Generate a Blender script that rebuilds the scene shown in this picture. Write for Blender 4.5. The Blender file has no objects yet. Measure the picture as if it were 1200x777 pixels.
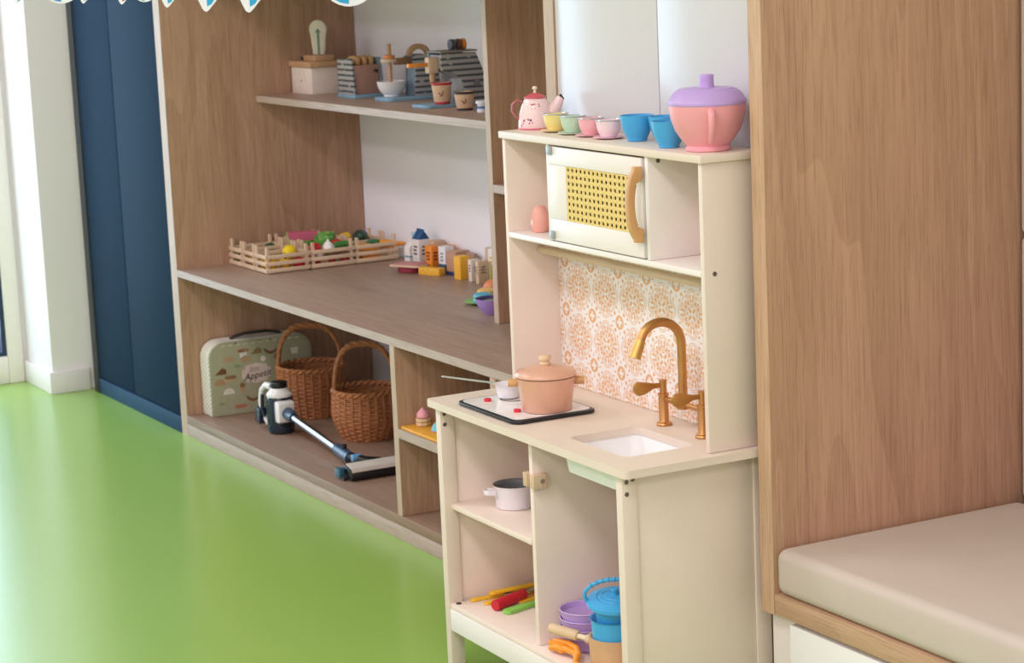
import bpy, bmesh, math, random
from math import sin, cos, pi, radians
from mathutils import Vector, Matrix

scene = bpy.context.scene
COL = scene.collection

# ------------------------------------------------------------------ camera
cd = bpy.data.cameras.new('camera')
cam = bpy.data.objects.new('camera', cd); COL.objects.link(cam)
cr = Vector((0.47767, 0.87748, -0.04305)); cu = Vector((-0.13346, 0.12091, 0.98365)); cw = Vector((-0.86834, 0.46412, -0.17487))
cam.matrix_world = Matrix(((cr.x, cu.x, -cw.x, 4.6695), (cr.y, cu.y, -cw.y, -2.1072), (cr.z, cu.z, -cw.z, 1.3549), (0, 0, 0, 1)))
cd.sensor_width = 36.0; cd.lens = 2649.1 / 1200 * 36; cd.clip_start = .05; cd.clip_end = 100
cd.dof.use_dof = True; cd.dof.focus_distance = 3.85; cd.dof.aperture_fstop = 12.0
scene.camera = cam

# ------------------------------------------------------------------ world, lights, exposure
scene.view_settings.view_transform = 'Standard'
scene.view_settings.look = 'None'
scene.view_settings.gamma = 1.0
scene.view_settings.use_curve_mapping = False
scene.view_settings.exposure = 0.02
wd = bpy.data.worlds.new('world'); scene.world = wd; wd.use_nodes = True
bgn = wd.node_tree.nodes['Background']
bgn.inputs[0].default_value = (0.98, 0.885, 1.0, 1); bgn.inputs[1].default_value = 1.12

def area(name, loc, rot, sx, sy, power, col):
    l = bpy.data.lights.new(name, 'AREA'); l.shape = 'RECTANGLE'; l.size = sx; l.size_y = sy
    l.energy = power; l.color = col
    o = bpy.data.objects.new(name, l); COL.objects.link(o); o.location = loc; o.rotation_euler = rot
    return o
# daylight pouring through the glazed wall on the left
area('window_daylight', (-2.62, -.83, 1.27), (0, radians(-90), 0), 2.3, 1.25, 46, (.72, .88, 1.0))
# ceiling panels
for i, (x, y) in enumerate([(-.5, -1.9), (2.4, -1.9), (-.5, -3.7), (2.6, -3.7), (4.9, -1.9), (4.9, -3.7)]):
    area('ceiling_panel_light', (x, y, 2.72), (0, 0, 0), 1.15, .55, 31, (1.0, .88, .98))

# ------------------------------------------------------------------ colour + material helpers
def lin(c):
    if isinstance(c, str):
        c = [int(c[i:i+2], 16) / 255 for i in (0, 2, 4)]
    return tuple((v / 12.92 if v <= .04045 else ((v + .055) / 1.055) ** 2.4) for v in c)
class NT:
    def __init__(s, name):
        s.m = bpy.data.materials.new(name); s.m.use_nodes = True
        s.t = s.m.node_tree; s.b = s.t.nodes['Principled BSDF']
    def n(s, typ, **kw):
        nd = s.t.nodes.new(typ)
        for k, v in kw.items(): setattr(nd, k, v)
        return nd
    def l(s, a, b): s.t.links.new(a, b)
    def math(s, op, a, b=None, c=None):
        nd = s.n('ShaderNodeMath', operation=op)
        for i, v in enumerate((a, b, c)):
            if v is None: continue
            if isinstance(v, (int, float)): nd.inputs[i].default_value = v
            else: s.l(v, nd.inputs[i])
        return nd.outputs[0]
    def coords(s, scale=(1, 1, 1), rot=(0, 0, 0)):
        tc = s.n('ShaderNodeTexCoord'); mp = s.n('ShaderNodeMapping')
        mp.inputs['Scale'].default_value = scale; mp.inputs['Rotation'].default_value = rot
        s.l(tc.outputs['Object'], mp.inputs['Vector']); return mp.outputs[0]
    def noise(s, vec, scale, detail=3, rough=.5, dist=0):
        nd = s.n('ShaderNodeTexNoise'); nd.inputs['Scale'].default_value = scale
        nd.inputs['Detail'].default_value = detail; nd.inputs['Roughness'].default_value = rough
        nd.inputs['Distortion'].default_value = dist
        s.l(vec, nd.inputs['Vector']); return nd.outputs['Fac']
    def ramp(s, fac, stops):
        nd = s.n('ShaderNodeValToRGB'); els = nd.color_ramp.elements
        while len(els) < len(stops): els.new(.5)
        for e, (p, c) in zip(els, stops): e.position = p; e.color = (*c, 1)
        s.l(fac, nd.inputs[0]); return nd.outputs[0]
    def mix(s, fac, a, b, mode='MIX'):
        nd = s.n('ShaderNodeMix', data_type='RGBA', blend_type=mode)
        if isinstance(fac, (int, float)): nd.inputs[0].default_value = fac
        else: s.l(fac, nd.inputs[0])
        for i, v in ((6, a), (7, b)):
            if isinstance(v, tuple): nd.inputs[i].default_value = (*v, 1)
            else: s.l(v, nd.inputs[i])
        return nd.outputs[2]
    def color(s, v):
        if isinstance(v, tuple): s.b.inputs['Base Color'].default_value = (*v, 1)
        else: s.l(v, s.b.inputs['Base Color'])
    def bump(s, h, strength, dist=.001):
        nd = s.n('ShaderNodeBump'); nd.inputs['Strength'].default_value = strength; nd.inputs['Distance'].default_value = dist
        s.l(h, nd.inputs['Height']); s.l(nd.outputs[0], s.b.inputs['Normal'])
MATS = {}
def pm(col, rough=.5, metal=0, var=.06, scale=40, bump=0, coat=0, spec=.5):
    """plain procedural paint / plastic / metal with slight noise variation"""
    key = (col, rough, metal, var, scale, bump, coat, spec)
    if key in MATS: return MATS[key]
    t = NT('paint_' + str(col)); c = lin(col)
    f = t.noise(t.coords(), scale, 2)
    d = tuple(v * (1 - var) for v in c); u = tuple(min(1, v * (1 + var)) for v in c)
    t.color(t.ramp(f, [(.3, d), (.7, u)]))
    t.b.inputs['Roughness'].default_value = rough; t.b.inputs['Metallic'].default_value = metal
    t.b.inputs['Coat Weight'].default_value = coat; t.b.inputs['Specular IOR Level'].default_value = spec
    if bump: t.bump(t.noise(t.coords(), scale * 8, 2), bump)
    MATS[key] = t.m; return t.m
def wood(name, light, dark, axis='z', contrast=1.0, rough=.55, fine=1.0, big=1.0):
    t = NT(name)
    def st(k): return {'z': (1, 1, k), 'x': (k, 1, 1), 'y': (1, k, 1)}[axis]
    v = t.coords(st(.03)); v2 = t.coords(st(.11))
    bands = t.noise(v, 9 * big, 2, .5, .4)                               # broad light and dark boards
    w = t.noise(v2, 3.6 * big, 2, .4, .5)                                # warped growth rings, cathedral figure
    rings = t.math('FRACT', t.math('MULTIPLY', w, 17))
    fib = t.noise(v, 95 * fine, 3, .7)
    pores = t.noise(v, 300 * fine, 3, .7)
    h = t.math('ADD', t.math('MULTIPLY', bands, .50), t.math('MULTIPLY', rings, .12 * contrast))
    h = t.math('ADD', h, t.math('MULTIPLY', fib, .38))
    lo, hi = lin(dark), lin(light)
    mid = tuple((p + q) / 2 for p, q in zip(lo, hi)); k = max(contrast, .3)
    c = t.ramp(h, [(.49 - .24 / k, lo), (.49, mid), (.49 + .24 / k, hi)])
    pr = t.ramp(pores, [(.36, (.74, .69, .65)), (.5, (1, 1, 1)), (.62, (1, 1, 1)), (.7, (1.0, 1.0, 1.0))])
    t.color(t.mix(.8, c, t.mix(1.0, c, pr, 'MULTIPLY')))
    t.b.inputs['Roughness'].default_value = rough
    t.bump(t.math('ADD', fib, pores), .15, .0006)
    return t.m

OAK_V = wood('oak_upright', 'C9A286', '9E795C', 'z')
OAK_H = wood('oak_lengthwise', 'C2A48C', 'A28670', 'x', .8)
OAK_TOP = wood('oak_worktop', 'B99D8A', '8E7466', 'x', .8, .42)
OAK_BASE = wood('oak_base', 'A58672', '826654', 'x', .8, .45)
OAK_EDGE = wood('oak_edge', 'C6B2A6', 'AC978C', 'x', .6)
OAK_EDGE_V = wood('oak_edge_upright', 'D0B8A4', 'B29882', 'z', .6)
PANEL = wood('oak_end_panel', 'D2A88A', 'AA8064', 'z', 1.0, .5, 1.0, .9)
PANEL_EDGE = wood('oak_end_panel_edge', 'DCB898', 'B48E6E', 'z', .7)
BENCH_EDGE = wood('oak_bench_edge', 'DCB898', 'AC8666', 'x', .9)
BEECH = wood('beech', 'E6CCB0', 'D2B090', 'z', .7)
BEECH_P = pm('DDBE98', .5, var=.05, scale=25)
BEECH_X = wood('beech_x', 'EAD2B6', 'D6B898', 'x', .6)
BEECH_Y = wood('beech_y', 'EAD2B6', 'D6B898', 'y', .6)
WARMWOOD = pm('D3A06A', .42, var=.07, scale=30)
CREAM = pm('E5D4C4', .45, var=.015, scale=15, bump=.04)
CREAM_IN = pm('F0DDD0', .5, var=.02, scale=15, bump=.05)
CREAM_W = pm('F0E7E1', .4, var=.015, scale=15)
WHITE = pm('F4F2F0', .4, var=.01, scale=10)
GLOSSW = pm('D2CFD1', .24, var=.01, scale=4, spec=.24)
BLACK = pm('121419', .35)
DARK = pm('2A2C30', .45)
STEEL = pm('C9CCD2', .25, 1.0)
BRASS = pm('C8935C', .42, 1.0, var=.05)
SKYBLUE = pm('46A8DE', .38, var=.02)
LILAC = pm('BF9FDA', .4, var=.02)
PINKP = pm('F0A3AA', .4, var=.02)
YELLOW = pm('F3BE2A', .4)
ORANGE = pm('F29A2E', .42)
RED = pm('C41F2E', .4)
LIME = pm('8CCB5A', .4)
PEACH = pm('DDA88E', .32, var=.02, coat=.3)
BLUEBOARD = pm('7FA3B5', .5)
TEXT = pm('2E3232', .6)

# ------------------------------------------------------------------ mesh builder
class MB:
    def __init__(s): s.v = []; s.f = []; s.mi = []; s.cur = 0
    def add(s, vs, fs, M=None):
        b = len(s.v)
        s.v += [tuple(M @ Vector(p)) if M else tuple(p) for p in vs]
        s.f += [tuple(b + i for i in f) for f in fs]; s.mi += [s.cur] * len(fs)
        return s
    def box(s, x0, x1, y0, y1, z0, z1, M=None):
        vs = [(x, y, z) for x in (x0, x1) for y in (y0, y1) for z in (z0, z1)]
        return s.add(vs, [(0, 1, 3, 2), (4, 6, 7, 5), (0, 4, 5, 1), (2, 3, 7, 6), (0, 2, 6, 4), (1, 5, 7, 3)], M)
    def lathe(s, prof, seg=32, M=None, cap=True, sx=1, sy=1):
        vs = []; fs = []; n = len(prof)
        for r, z in prof:
            for i in range(seg):
                a = 2 * pi * i / seg; vs.append((r * cos(a) * sx, r * sin(a) * sy, z))
        for k in range(n - 1):
            for i in range(seg):
                j = (i + 1) % seg; fs.append((k * seg + i, k * seg + j, (k + 1) * seg + j, (k + 1) * seg + i))
        if cap:
            if prof[0][0] > 1e-6: fs.append(tuple(reversed(range(seg))))
            if prof[-1][0] > 1e-6: fs.append(tuple((n - 1) * seg + i for i in range(seg)))
        return s.add(vs, fs, M)
    def cyl(s, r, z0, z1, seg=24, M=None): return s.lathe([(r, z0), (r, z1)], seg, M)
    def tube(s, path, rad, seg=8, closed=False, M=None, flat=1.0):
        P = [Vector(p) for p in path]; n = len(P); vs = []; fs = []
        rr = rad if isinstance(rad, (list, tuple)) else [rad] * n
        up = None
        for i in range(n):
            t = (P[(i + 1) % n] - P[i - 1]) if closed else (P[min(i + 1, n - 1)] - P[max(i - 1, 0)])
            t.normalize()
            if up is None:
                up = Vector((0, 0, 1)) if abs(t.z) < .9 else Vector((1, 0, 0))
            a = t.cross(up).normalized(); up = a.cross(t).normalized()
            for k in range(seg):
                an = 2 * pi * k / seg; vs.append(P[i] + a * cos(an) * rr[i] * flat + up * sin(an) * rr[i])
        m = n if closed else n - 1
        for i in range(m):
            for k in range(seg):
                a0 = i * seg + k; a1 = i * seg + (k + 1) % seg; b0 = ((i + 1) % n) * seg + k; b1 = ((i + 1) % n) * seg + (k + 1) % seg
                fs.append((a0, b0, b1, a1))
        if not closed:
            fs.append(tuple(range(seg))); fs.append(tuple((n - 1) * seg + k for k in reversed(range(seg))))
        return s.add(vs, fs, M)
    def prism(s, poly, d0, d1, plane='xz', M=None):
        """extrude polygon; plane 'xy','xz','yz'; d0..d1 along the remaining axis"""
        f = {'xy': lambda p, d: (p[0], p[1], d), 'xz': lambda p, d: (p[0], d, p[1]), 'yz': lambda p, d: (d, p[0], p[1])}[plane]
        n = len(poly); vs = [f(p, d0) for p in poly] + [f(p, d1) for p in poly]
        fs = [tuple(range(n))[::-1], tuple(range(n, 2 * n))] + [(i, (i + 1) % n, n + (i + 1) % n, n + i) for i in range(n)]
        return s.add(vs, fs, M)
    def build(s, name, mat, parent=None, bev=0, smooth=True, loc=(0, 0, 0), rot=(0, 0, 0), bseg=2):
        me = bpy.data.meshes.new(name); me.from_pydata(s.v, [], s.f)
        bm = bmesh.new(); bm.from_mesh(me)
        bmesh.ops.recalc_face_normals(bm, faces=bm.faces)
        if bev:
            es = [e for e in bm.edges if len(e.link_faces) == 2 and e.calc_face_angle(0) > .6]
            bmesh.ops.bevel(bm, geom=es, offset=bev, segments=bseg, affect='EDGES', profile=.5, clamp_overlap=True)
        bm.to_mesh(me); bm.free()
        for m in (mat if isinstance(mat, (list, tuple)) else [mat]): me.materials.append(m)
        if isinstance(mat, (list, tuple)) and not bev: me.polygons.foreach_set('material_index', s.mi)
        if smooth:
            me.polygons.foreach_set('use_smooth', [True] * len(me.polygons)); me.set_sharp_from_angle(angle=radians(38))
        o = bpy.data.objects.new(name, me); COL.objects.link(o)
        o.location = loc; o.rotation_euler = rot
        if parent: o.parent = parent
        return o
def bx(name, mat, parent, x0, x1, y0, y1, z0, z1, bev=.001, **k):
    return MB().box(x0, x1, y0, y1, z0, z1).build(name, mat, parent, bev=bev, **k)
def tag(o, label, cat=None, group=None, kind=None):
    if label: o['label'] = label
    if cat: o['category'] = cat
    if group: o['group'] = group
    if kind: o['kind'] = kind
    return o
def thing(name, label, cat, loc=(0, 0, 0), rz=0, group=None):
    o = bpy.data.objects.new(name, None); COL.objects.link(o); o.empty_display_size = .02
    o.location = loc; o.rotation_euler = (0, 0, rz); return tag(o, label, cat, group)
def inst(src, parent, loc=None, rot=None):
    o = src.copy(); COL.objects.link(o); o.parent = parent
    if loc is not None: o.location = loc
    if rot is not None: o.rotation_euler = rot
    return o
def copy_tree(root, loc, rz=0):
    r = root.copy(); COL.objects.link(r); r.location = loc; r.rotation_euler = (0, 0, rz)
    for ch in list(root.children):
        c = ch.copy(); COL.objects.link(c); c.parent = r
        for g in list(ch.children):
            d = g.copy(); COL.objects.link(d); d.parent = c
    return r
def T(x, y, z, rx=0, ry=0, rz=0, s=1):
    return Matrix.Translation((x, y, z)) @ Matrix.Rotation(rz, 4, 'Z') @ Matrix.Rotation(ry, 4, 'Y') @ Matrix.Rotation(rx, 4, 'X') @ Matrix.Scale(s, 4)
def arc(cx, cy, r, a0, a1, n=8, ry=None):
    ry = r if ry is None else ry
    return [(cx + r * cos(radians(a0 + (a1 - a0) * i / n)), cy + ry * sin(radians(a0 + (a1 - a0) * i / n))) for i in range(n + 1)]
def rrect(x0, x1, y0, y1, r, n=6):
    return arc(x1 - r, y1 - r, r, 0, 90, n) + arc(x0 + r, y1 - r, r, 90, 180, n) + arc(x0 + r, y0 + r, r, 180, 270, n) + arc(x1 - r, y0 + r, r, 270, 360, n)
def text_mesh(body, size, extrude=.0002, shear=0):
    c = bpy.data.curves.new('t', 'FONT'); c.body = body; c.size = size; c.extrude = extrude; c.shear = shear
    c.align_x = 'CENTER'; c.align_y = 'CENTER'; c.resolution_u = 2
    o = bpy.data.objects.new('t', c); COL.objects.link(o)
    dg = bpy.context.evaluated_depsgraph_get(); me = bpy.data.meshes.new_from_object(o.evaluated_get(dg))
    bpy.data.objects.remove(o); return me

# ================================================================== SETTING
YB = .578      # plaster wall behind the furniture
def floor_mat():
    t = NT('green_vinyl'); v = t.coords()
    a = t.noise(v, 1.3, 3); b = t.noise(v, 260, 2)
    c = t.mix(a, lin('8EB350'), lin('95B956'))
    t.color(t.mix(t.math('MULTIPLY', b, .12), c, lin('A9C36C')))
    t.b.inputs['Roughness'].default_value = .26; t.b.inputs['Specular IOR Level'].default_value = .85
    t.bump(t.noise(v, 90, 2), .03, .0008); return t.m
def wall_mat(name, col):
    t = NT(name); v = t.coords(); c = lin(col)
    t.color(t.mix(t.noise(v, 3, 3), c, tuple(x * .96 for x in c)))
    t.b.inputs['Roughness'].default_value = .75; t.bump(t.noise(v, 220, 3), .08, .0006); return t.m
PLASTER = wall_mat('white_plaster', 'F4F1F5')
COLUMN = wall_mat('pier_plaster', 'F7F0F0')
tag(bx('floor', floor_mat(), None, -2.6, 7.2, -6.5, .7, -.05, 0, bev=0), 'bright green glossy vinyl floor', kind='structure')
tag(bx('ceiling', WHITE, None, -2.6, 7.2, -6.5, .7, 2.75, 2.85, bev=0), 'white ceiling', kind='structure')
tag(bx('wall_back', PLASTER, None, -2.6, 7.2, YB, YB + .12, 0, 2.75, bev=0), 'white plaster wall behind the shelving', kind='structure')
WX = -2.345
wl = MB(); wl.box(WX - .12, WX, -.185, YB, 0, 2.75).box(WX - .12, WX, -6.5, -1.5, 0, 2.75).box(WX - .12, WX, -1.5, -.185, 0, .05).box(WX - .12, WX, -1.5, -.185, 2.45, 2.75)
tag(wl.build('wall_left', PLASTER), 'white wall around the tall window', kind='structure')
pier = bx('wall_corner', COLUMN, None, WX, -2.072, -.122, YB, 0, 2.75, bev=.004)
tag(pier, 'cream plaster pier beside the blue cabinet', kind='structure')
bb = MB().prism([(WX, -.134), (-2.062, -.134), (-2.062, -.006), (-2.0715, -.006), (-2.0715, -.1225), (WX, -.1225)], 0, .068, 'xy')
tag(bb.build('baseboard_corner', pm('EFE9E6', .45, var=.015), bev=.002), 'cream baseboard around the pier', kind='structure')
w1 = thing('window_1', 'white framed tall window at the far left edge', None); w1['kind'] = 'structure'
FRAME = pm('F1ECE4', .4, var=.015)
fm = MB(); y0, y1, z0, z1 = -1.5, -.135, .0, 2.45
fm.box(WX - .06, WX + .012, -.185, -.135, 0, z1).box(WX - .06, WX + .012, y0, y0 + .06, 0, z1).box(WX - .06, WX + .012, y0 + .06, -.185, 0, .088).box(WX - .06, WX + .012, y0 + .06, -.185, z1 - .06, z1)
fm.build('window_frame', FRAME, w1, bev=.003)
gk = MB(); gk.box(WX - .03, WX + .004, -.2, -.186, .09, z1 - .06).box(WX - .03, WX + .004, y0 + .06, -.2, .09, .102)
gk.build('gasket', pm('1E3350', .4), w1)
gm = NT('window_glass'); tr = gm.n('ShaderNodeBsdfTransparent'); gl = gm.n('ShaderNodeBsdfGlossy'); mxs = gm.n('ShaderNodeMixShader')
gl.inputs['Roughness'].default_value = .03; mxs.inputs[0].default_value = .07
gm.l(gm.ramp(gm.noise(gm.coords(), 2), [(.3, lin('E6F2FA')), (.7, lin('F2F8FC'))]), tr.inputs[0])
gm.l(tr.outputs[0], mxs.inputs[1]); gm.l(gl.outputs[0], mxs.inputs[2]); gm.l(mxs.outputs[0], gm.t.nodes['Material Output'].inputs[0])
bx('pane', gm.m, w1, WX - .022, WX - .016, y0 + .06, -.2, .1, z1 - .06, bev=0)

# ------------------------------------------------------------------ tall blue cabinet
BLUE = pm('142E44', .75, var=.03, scale=6, spec=.12); BLUE2 = pm('1E2E3E', .75, var=.03, scale=6, spec=.12)
c = thing('tall_cabinet', 'tall slate blue two door cabinet beside the pier', 'cabinet', (-1.65, 0, 0))
ox = 1.65
bx('side_panel', pm('2C3038', .5), c, -2.031 + ox, -1.985 + ox, -.004, .575, 0, 2.3)
bx('side_panel', pm('2C3038', .5), c, -1.29 + ox, -1.268 + ox, .012, .575, 0.05, 2.3)
bx('carcass', BLUE2, c, -1.985 + ox, -1.29 + ox, .03, .575, .02, 2.3)
for x0, x1 in ((-1.981, -1.665), (-1.660, -1.269)):
    bx('door', BLUE, c, x0 + ox, x1 + ox, .001, .02, .05, 2.3, bev=.0015)
bx('plinth', pm('2E4C66', .6, spec=.15), c, -1.985 + ox, -1.268 + ox, -.002, .018, 0, .046)

# ------------------------------------------------------------------ oak wall shelving
XL, XI = -1.266, -1.219
u = thing('shelf_unit', 'oak wall shelving with open lower compartments and tall niche', 'shelf unit', (-.3, 0, 0)); ux = .3
def up(name, mat, x0, x1, y0, y1, z0, z1, bev=.001): return bx(name, mat, u, x0 + ux, x1 + ux, y0, y1, z0, z1, bev)
sp = up('side_panel', OAK_V, XL, XI, .001, YB - .002, 0, 2.3)
sp2 = MB().box(XL + ux, XI + ux, -.0005, .0008, .0, 2.3).build('edge_band', OAK_EDGE_V, sp); sp2['label'] = 'pale oak edge band'
up('plinth', OAK_EDGE, XI, .96, 0, .02, 0, .034, .0006)
up('bottom_panel', OAK_BASE, XI, .96, .0, YB - .003, .0345, .058)
dv = up('divider', OAK_V, .140, .164, .0012, YB - .003, .0585, .4505)
MB().box(.140 + ux, .164 + ux, 0, .001, .0585, .4505).build('edge_band', OAK_EDGE_V, dv)
up('divider', OAK_V, .62, .644, .0, YB - .003, .0585, .4505)
sh = up('shelf', OAK_TOP, .1645, .6195, .0012, YB - .003, .241, .262)
MB().box(.1645 + ux, .6195 + ux, 0, .001, .241, .262).build('edge_band', OAK_EDGE, sh)
da = up('divider', OAK_V, .148, .170, .2667, YB - .003, .4705, 2.3)
MB().box(.148 + ux, .170 + ux, .2655, .2665, .4705, 2.3).build('edge_band', OAK_EDGE_V, da)
us = up('shelf', OAK_TOP, XI + .0005, .1475, .2667, YB - .003, .914, .932)
MB().box(XI + .0005 + ux, .1475 + ux, .2655, .2665, .914, .932).build('edge_band', OAK_EDGE, us)
ns = up('shelf', OAK_H, .1705, .9605, .2667, YB - .003, .772, .790)
MB().box(.1705 + ux, .9605 + ux, .2655, .2665, .772, .790).build('edge_band', OAK_EDGE, ns)
up('top_panel', OAK_H, XI, .9605, .0, YB - .003, 1.33, 1.355)
db = up('side_panel', OAK_V, .961, .997, -.028, YB - .003, 0, 2.3)
MB().box(.961 + ux, .997 + ux, -.0295, -.0285, 0, 2.3).build('edge_band', OAK_EDGE_V, db)
wt = thing('worktop', 'long brown oak worktop carrying the vegetable crates', 'worktop', (-.13, 0, .451))
bx('board', OAK_TOP, wt, XI + .13, .9605 + .13, .0012, YB - .003, 0, .019, .0005)
MB().box(XI + .13, .9605 + .13, -.0002, .001, 0, .019).build('edge_band', OAK_EDGE, wt)

# ------------------------------------------------------------------ white cupboard behind the toy kitchen
c = thing('cupboard', 'glossy white two door cupboard behind the toy kitchen', 'cupboard', (1.352, 0, 0))
bx('carcass', WHITE, c, -.354, .352, .0, YB - .003, .0, 2.3)
bx('door', GLOSSW, c, -.354, -.0015, -.026, -.006, .06, 2.3, .001)
bx('door', GLOSSW, c, .0015, .352, -.026, -.006, .06, 2.3, .001)

# ------------------------------------------------------------------ bench alcove on the right
XP, XQ = 1.7085, 1.744
b = thing('bench', 'oak framed bench alcove with tall end panel and white base', 'bench', (2.4, 0, 0)); ox = -2.4
ep = bx('end_panel', PANEL, b, XP + ox, XQ + ox, -.0815, YB - .003, .2405, 2.4, .0008)
MB().box(XP + ox, XQ + ox, -.083, -.0816, .2405, 2.4).build('edge_band', PANEL_EDGE, ep)
bx('seat_board', BENCH_EDGE, b, XQ + .0005 + ox, 3.4 + ox, -.0825, .43, .2415, .276)
bx('base', CREAM_W, b, XP + ox, 3.4 + ox, -.062, YB - .003, 0, .240)
bx('drawer_front', WHITE, b, 1.778 + ox, 2.5 + ox, -.078, -.0625, .02, .232, .0015)
bx('drawer_front', WHITE, b, 2.504 + ox, 3.3 + ox, -.078, -.0625, .02, .232, .0015)
bx('back_panel', WHITE, b, XQ + ox, 3.4 + ox, .50, YB - .003, .2765, 2.4)
CUSH = pm('C9BAAF', .62, var=.025, scale=12, bump=.12)
def cushion(name, x0, x1, y0, y1, z0, z1, r, label):
    o = MB().box(x0, x1, y0, y1, z0, z1).build(name, CUSH, bev=r, bseg=5)
    bm = bmesh.new(); bm.from_mesh(o.data); bmesh.ops.triangulate(bm, faces=[f for f in bm.faces if len(f.verts) > 4]); bm.to_mesh(o.data); bm.free()
    return tag(o, label, 'cushion')
cushion('seat_cushion', XQ + .002, 3.38, -.083, .428, .2765, .3535, .018, 'beige leather seat cushion on the bench')
cushion('back_cushion', XQ + .004, 3.38, .43, .498, .354, .811, .012, 'lower beige back cushion above the bench seat')
cushion('back_cushion', XQ + .004, 3.38, .43, .498, .813, 1.33, .012, 'upper beige back cushion at the right edge')

# ================================================================== TOY KITCHEN
DZ = .039
K0 = Vector((1.699, -.330, 0)); KY = -.0097
kit = thing('play_kitchen', 'cream wooden toy kitchen with brass tap and rattan microwave', 'play kitchen', K0, KY)
def kw(uu, v, z):
    return (K0.x + uu * cos(KY) - v * sin(KY), K0.y + uu * sin(KY) + v * cos(KY), z + DZ)
def kb(name, mat, x0, x1, y0, y1, z0, z1, bev=.001, parent=None):
    return bx(name, mat, parent or kit, x0, x1, y0, y1, z0 + DZ, z1 + DZ, bev)
VB = .287
# lower cabinet
for x0 in (-.695, -.043):
    for y0, y1 in ((.008, .036), (.258, VB)):
        kb('leg', CREAM, x0, x0 + .019, y0, y1, -DZ, .4555)
kb('side_panel', CREAM_IN, -.690, -.682, .0365, .2575, .03, .455)
kb('side_panel', CREAM, -.034, -.0275, .0365, .2575, .03, .455)
kb('back_panel', CREAM_IN, -.6815, -.0345, .270, .276, .03, .455)
kb('bottom_shelf', CREAM_IN, -.6755, -.0435, .010, .2695, .076, .0855)
kb('front_rail', CREAM_W, -.6755, -.0435, .0085, .021, .034, .0755)
kb('mid_shelf', CREAM_IN, -.6815, -.3665, .022, .2695, .265, .275)
kb('divider', CREAM_IN, -.366, -.354, .024, .2695, .086, .455)
# countertop with sink cut-out
def ray_poly(c, a, poly):
    d = (cos(a), sin(a)); best = None
    for i in range(len(poly)):
        p, q = poly[i], poly[(i + 1) % len(poly)]
        ex, ey = q[0] - p[0], q[1] - p[1]; den = d[0] * ey - d[1] * ex
        if abs(den) < 1e-12: continue
        t = ((p[0] - c[0]) * ey - (p[1] - c[1]) * ex) / den; s_ = ((p[0] - c[0]) * d[1] - (p[1] - c[1]) * d[0]) / den
        if t > 0 and -1e-9 <= s_ <= 1 + 1e-9 and (best is None or t < best): best = t
    return (c[0] + d[0] * best, c[1] + d[1] * best)
def plate_hole(outer, inner, c, z0, z1):
    an = sorted(set(round(math.atan2(p[1] - c[1], p[0] - c[0]), 6) for p in outer + inner))
    O_ = [ray_poly(c, a, outer) for a in an]; I_ = [ray_poly(c, a, inner) for a in an]; n = len(an)
    vs = [(*p, z1) for p in O_] + [(*p, z1) for p in I_] + [(*p, z0) for p in O_] + [(*p, z0) for p in I_]; fs = []
    for i in range(n):
        j = (i + 1) % n
        fs += [(i, j, n + j, n + i), (2 * n + i, 3 * n + i, 3 * n + j, 2 * n + j), (i, 2 * n + i, 2 * n + j, j), (n + i, n + j, 3 * n + j, 3 * n + i)]
    return MB().add(vs, fs)
hole = rrect(-.272, -.084, .050, .187, .016)
o = plate_hole(rrect(-.719, 0, 0, .288, .010), hole, (-.178, .118), .4565 + DZ, .470 + DZ).build('countertop', CREAM, kit)
# sink basin (open box with walls)
bs = MB()
def loop(pts, z): return [(p[0], p[1], z) for p in pts]
l0 = rrect(-.286, -.07, .040, .197, .022); l1 = rrect(-.274, -.082, .048, .189, .018); l2 = rrect(-.268, -.088, .054, .183, .02); l3 = rrect(-.28, -.076, .046, .191, .022)
n = len(l0); vs = loop(l3, .412 + DZ) + loop(l0, .4560 + DZ) + loop(l1, .4560 + DZ) + loop(l2, .4200 + DZ)
fs = [tuple(reversed(range(n)))] + [(k * n + i, k * n + (i + 1) % n, (k + 1) * n + (i + 1) % n, (k + 1) * n + i) for k in range(3) for i in range(n)] + [tuple(3 * n + i for i in range(n))]
tag(bs.add(vs, fs).build('sink_basin', pm('F6F4F4', .3, var=.01), kit), 'white plastic sink basin')
# hob
hob = MB().prism(rrect(-.635, -.405, .020, .188, .018), .4705 + DZ, .4775 + DZ, 'xy').build('hob', pm('1A1C22', .3), kit, bev=.0025)
tag(hob, 'white hob plate with a black rim')
tag(MB().prism(rrect(-.627, -.413, .027, .181, .014), .4770 + DZ, .4783 + DZ, 'xy').build('hob_top', pm('EFE9E6', .12), hob), 'white hob surface')
for uu, vv in ((-.587, .062), (-.471, .061)):
    tag(MB().cyl(.0068, .4780 + DZ, .4835 + DZ, 20, T(uu, vv, 0)).build('button', pm('D8283A', .35), hob, bev=.001), 'red hob button')
for uu, vv, rr in ((-.578, .112, .026), (-.46, .112, .030)):
    MB().tube([(uu + rr * cos(a * pi / 16), vv + rr * sin(a * pi / 16), .4786 + DZ) for a in range(32)], .0008, 6, True).build('burner_ring', BLACK, hob)
# hutch
kb('side_panel', CREAM_IN, -.695, -.684, .171, VB, .4705, .9395)
kb('side_panel', CREAM, -.030, -.019, .171, VB, .4705, .9395)
kb('top_panel', CREAM, -.7005, -.0135, .166, .289, .940, .953, .0015)
kb('hutch_shelf', CREAM_W, -.6835, -.0305, .171, .2745, .757, .767)
for x0 in (-.529, -.193):
    kb('hutch_divider', CREAM_W, x0, x0 + .0105, .171, .2745, .7675, .9395)
kb('back_panel', CREAM_IN, -.6835, -.0305, .275, .2795, .4706, .9395)
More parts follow.
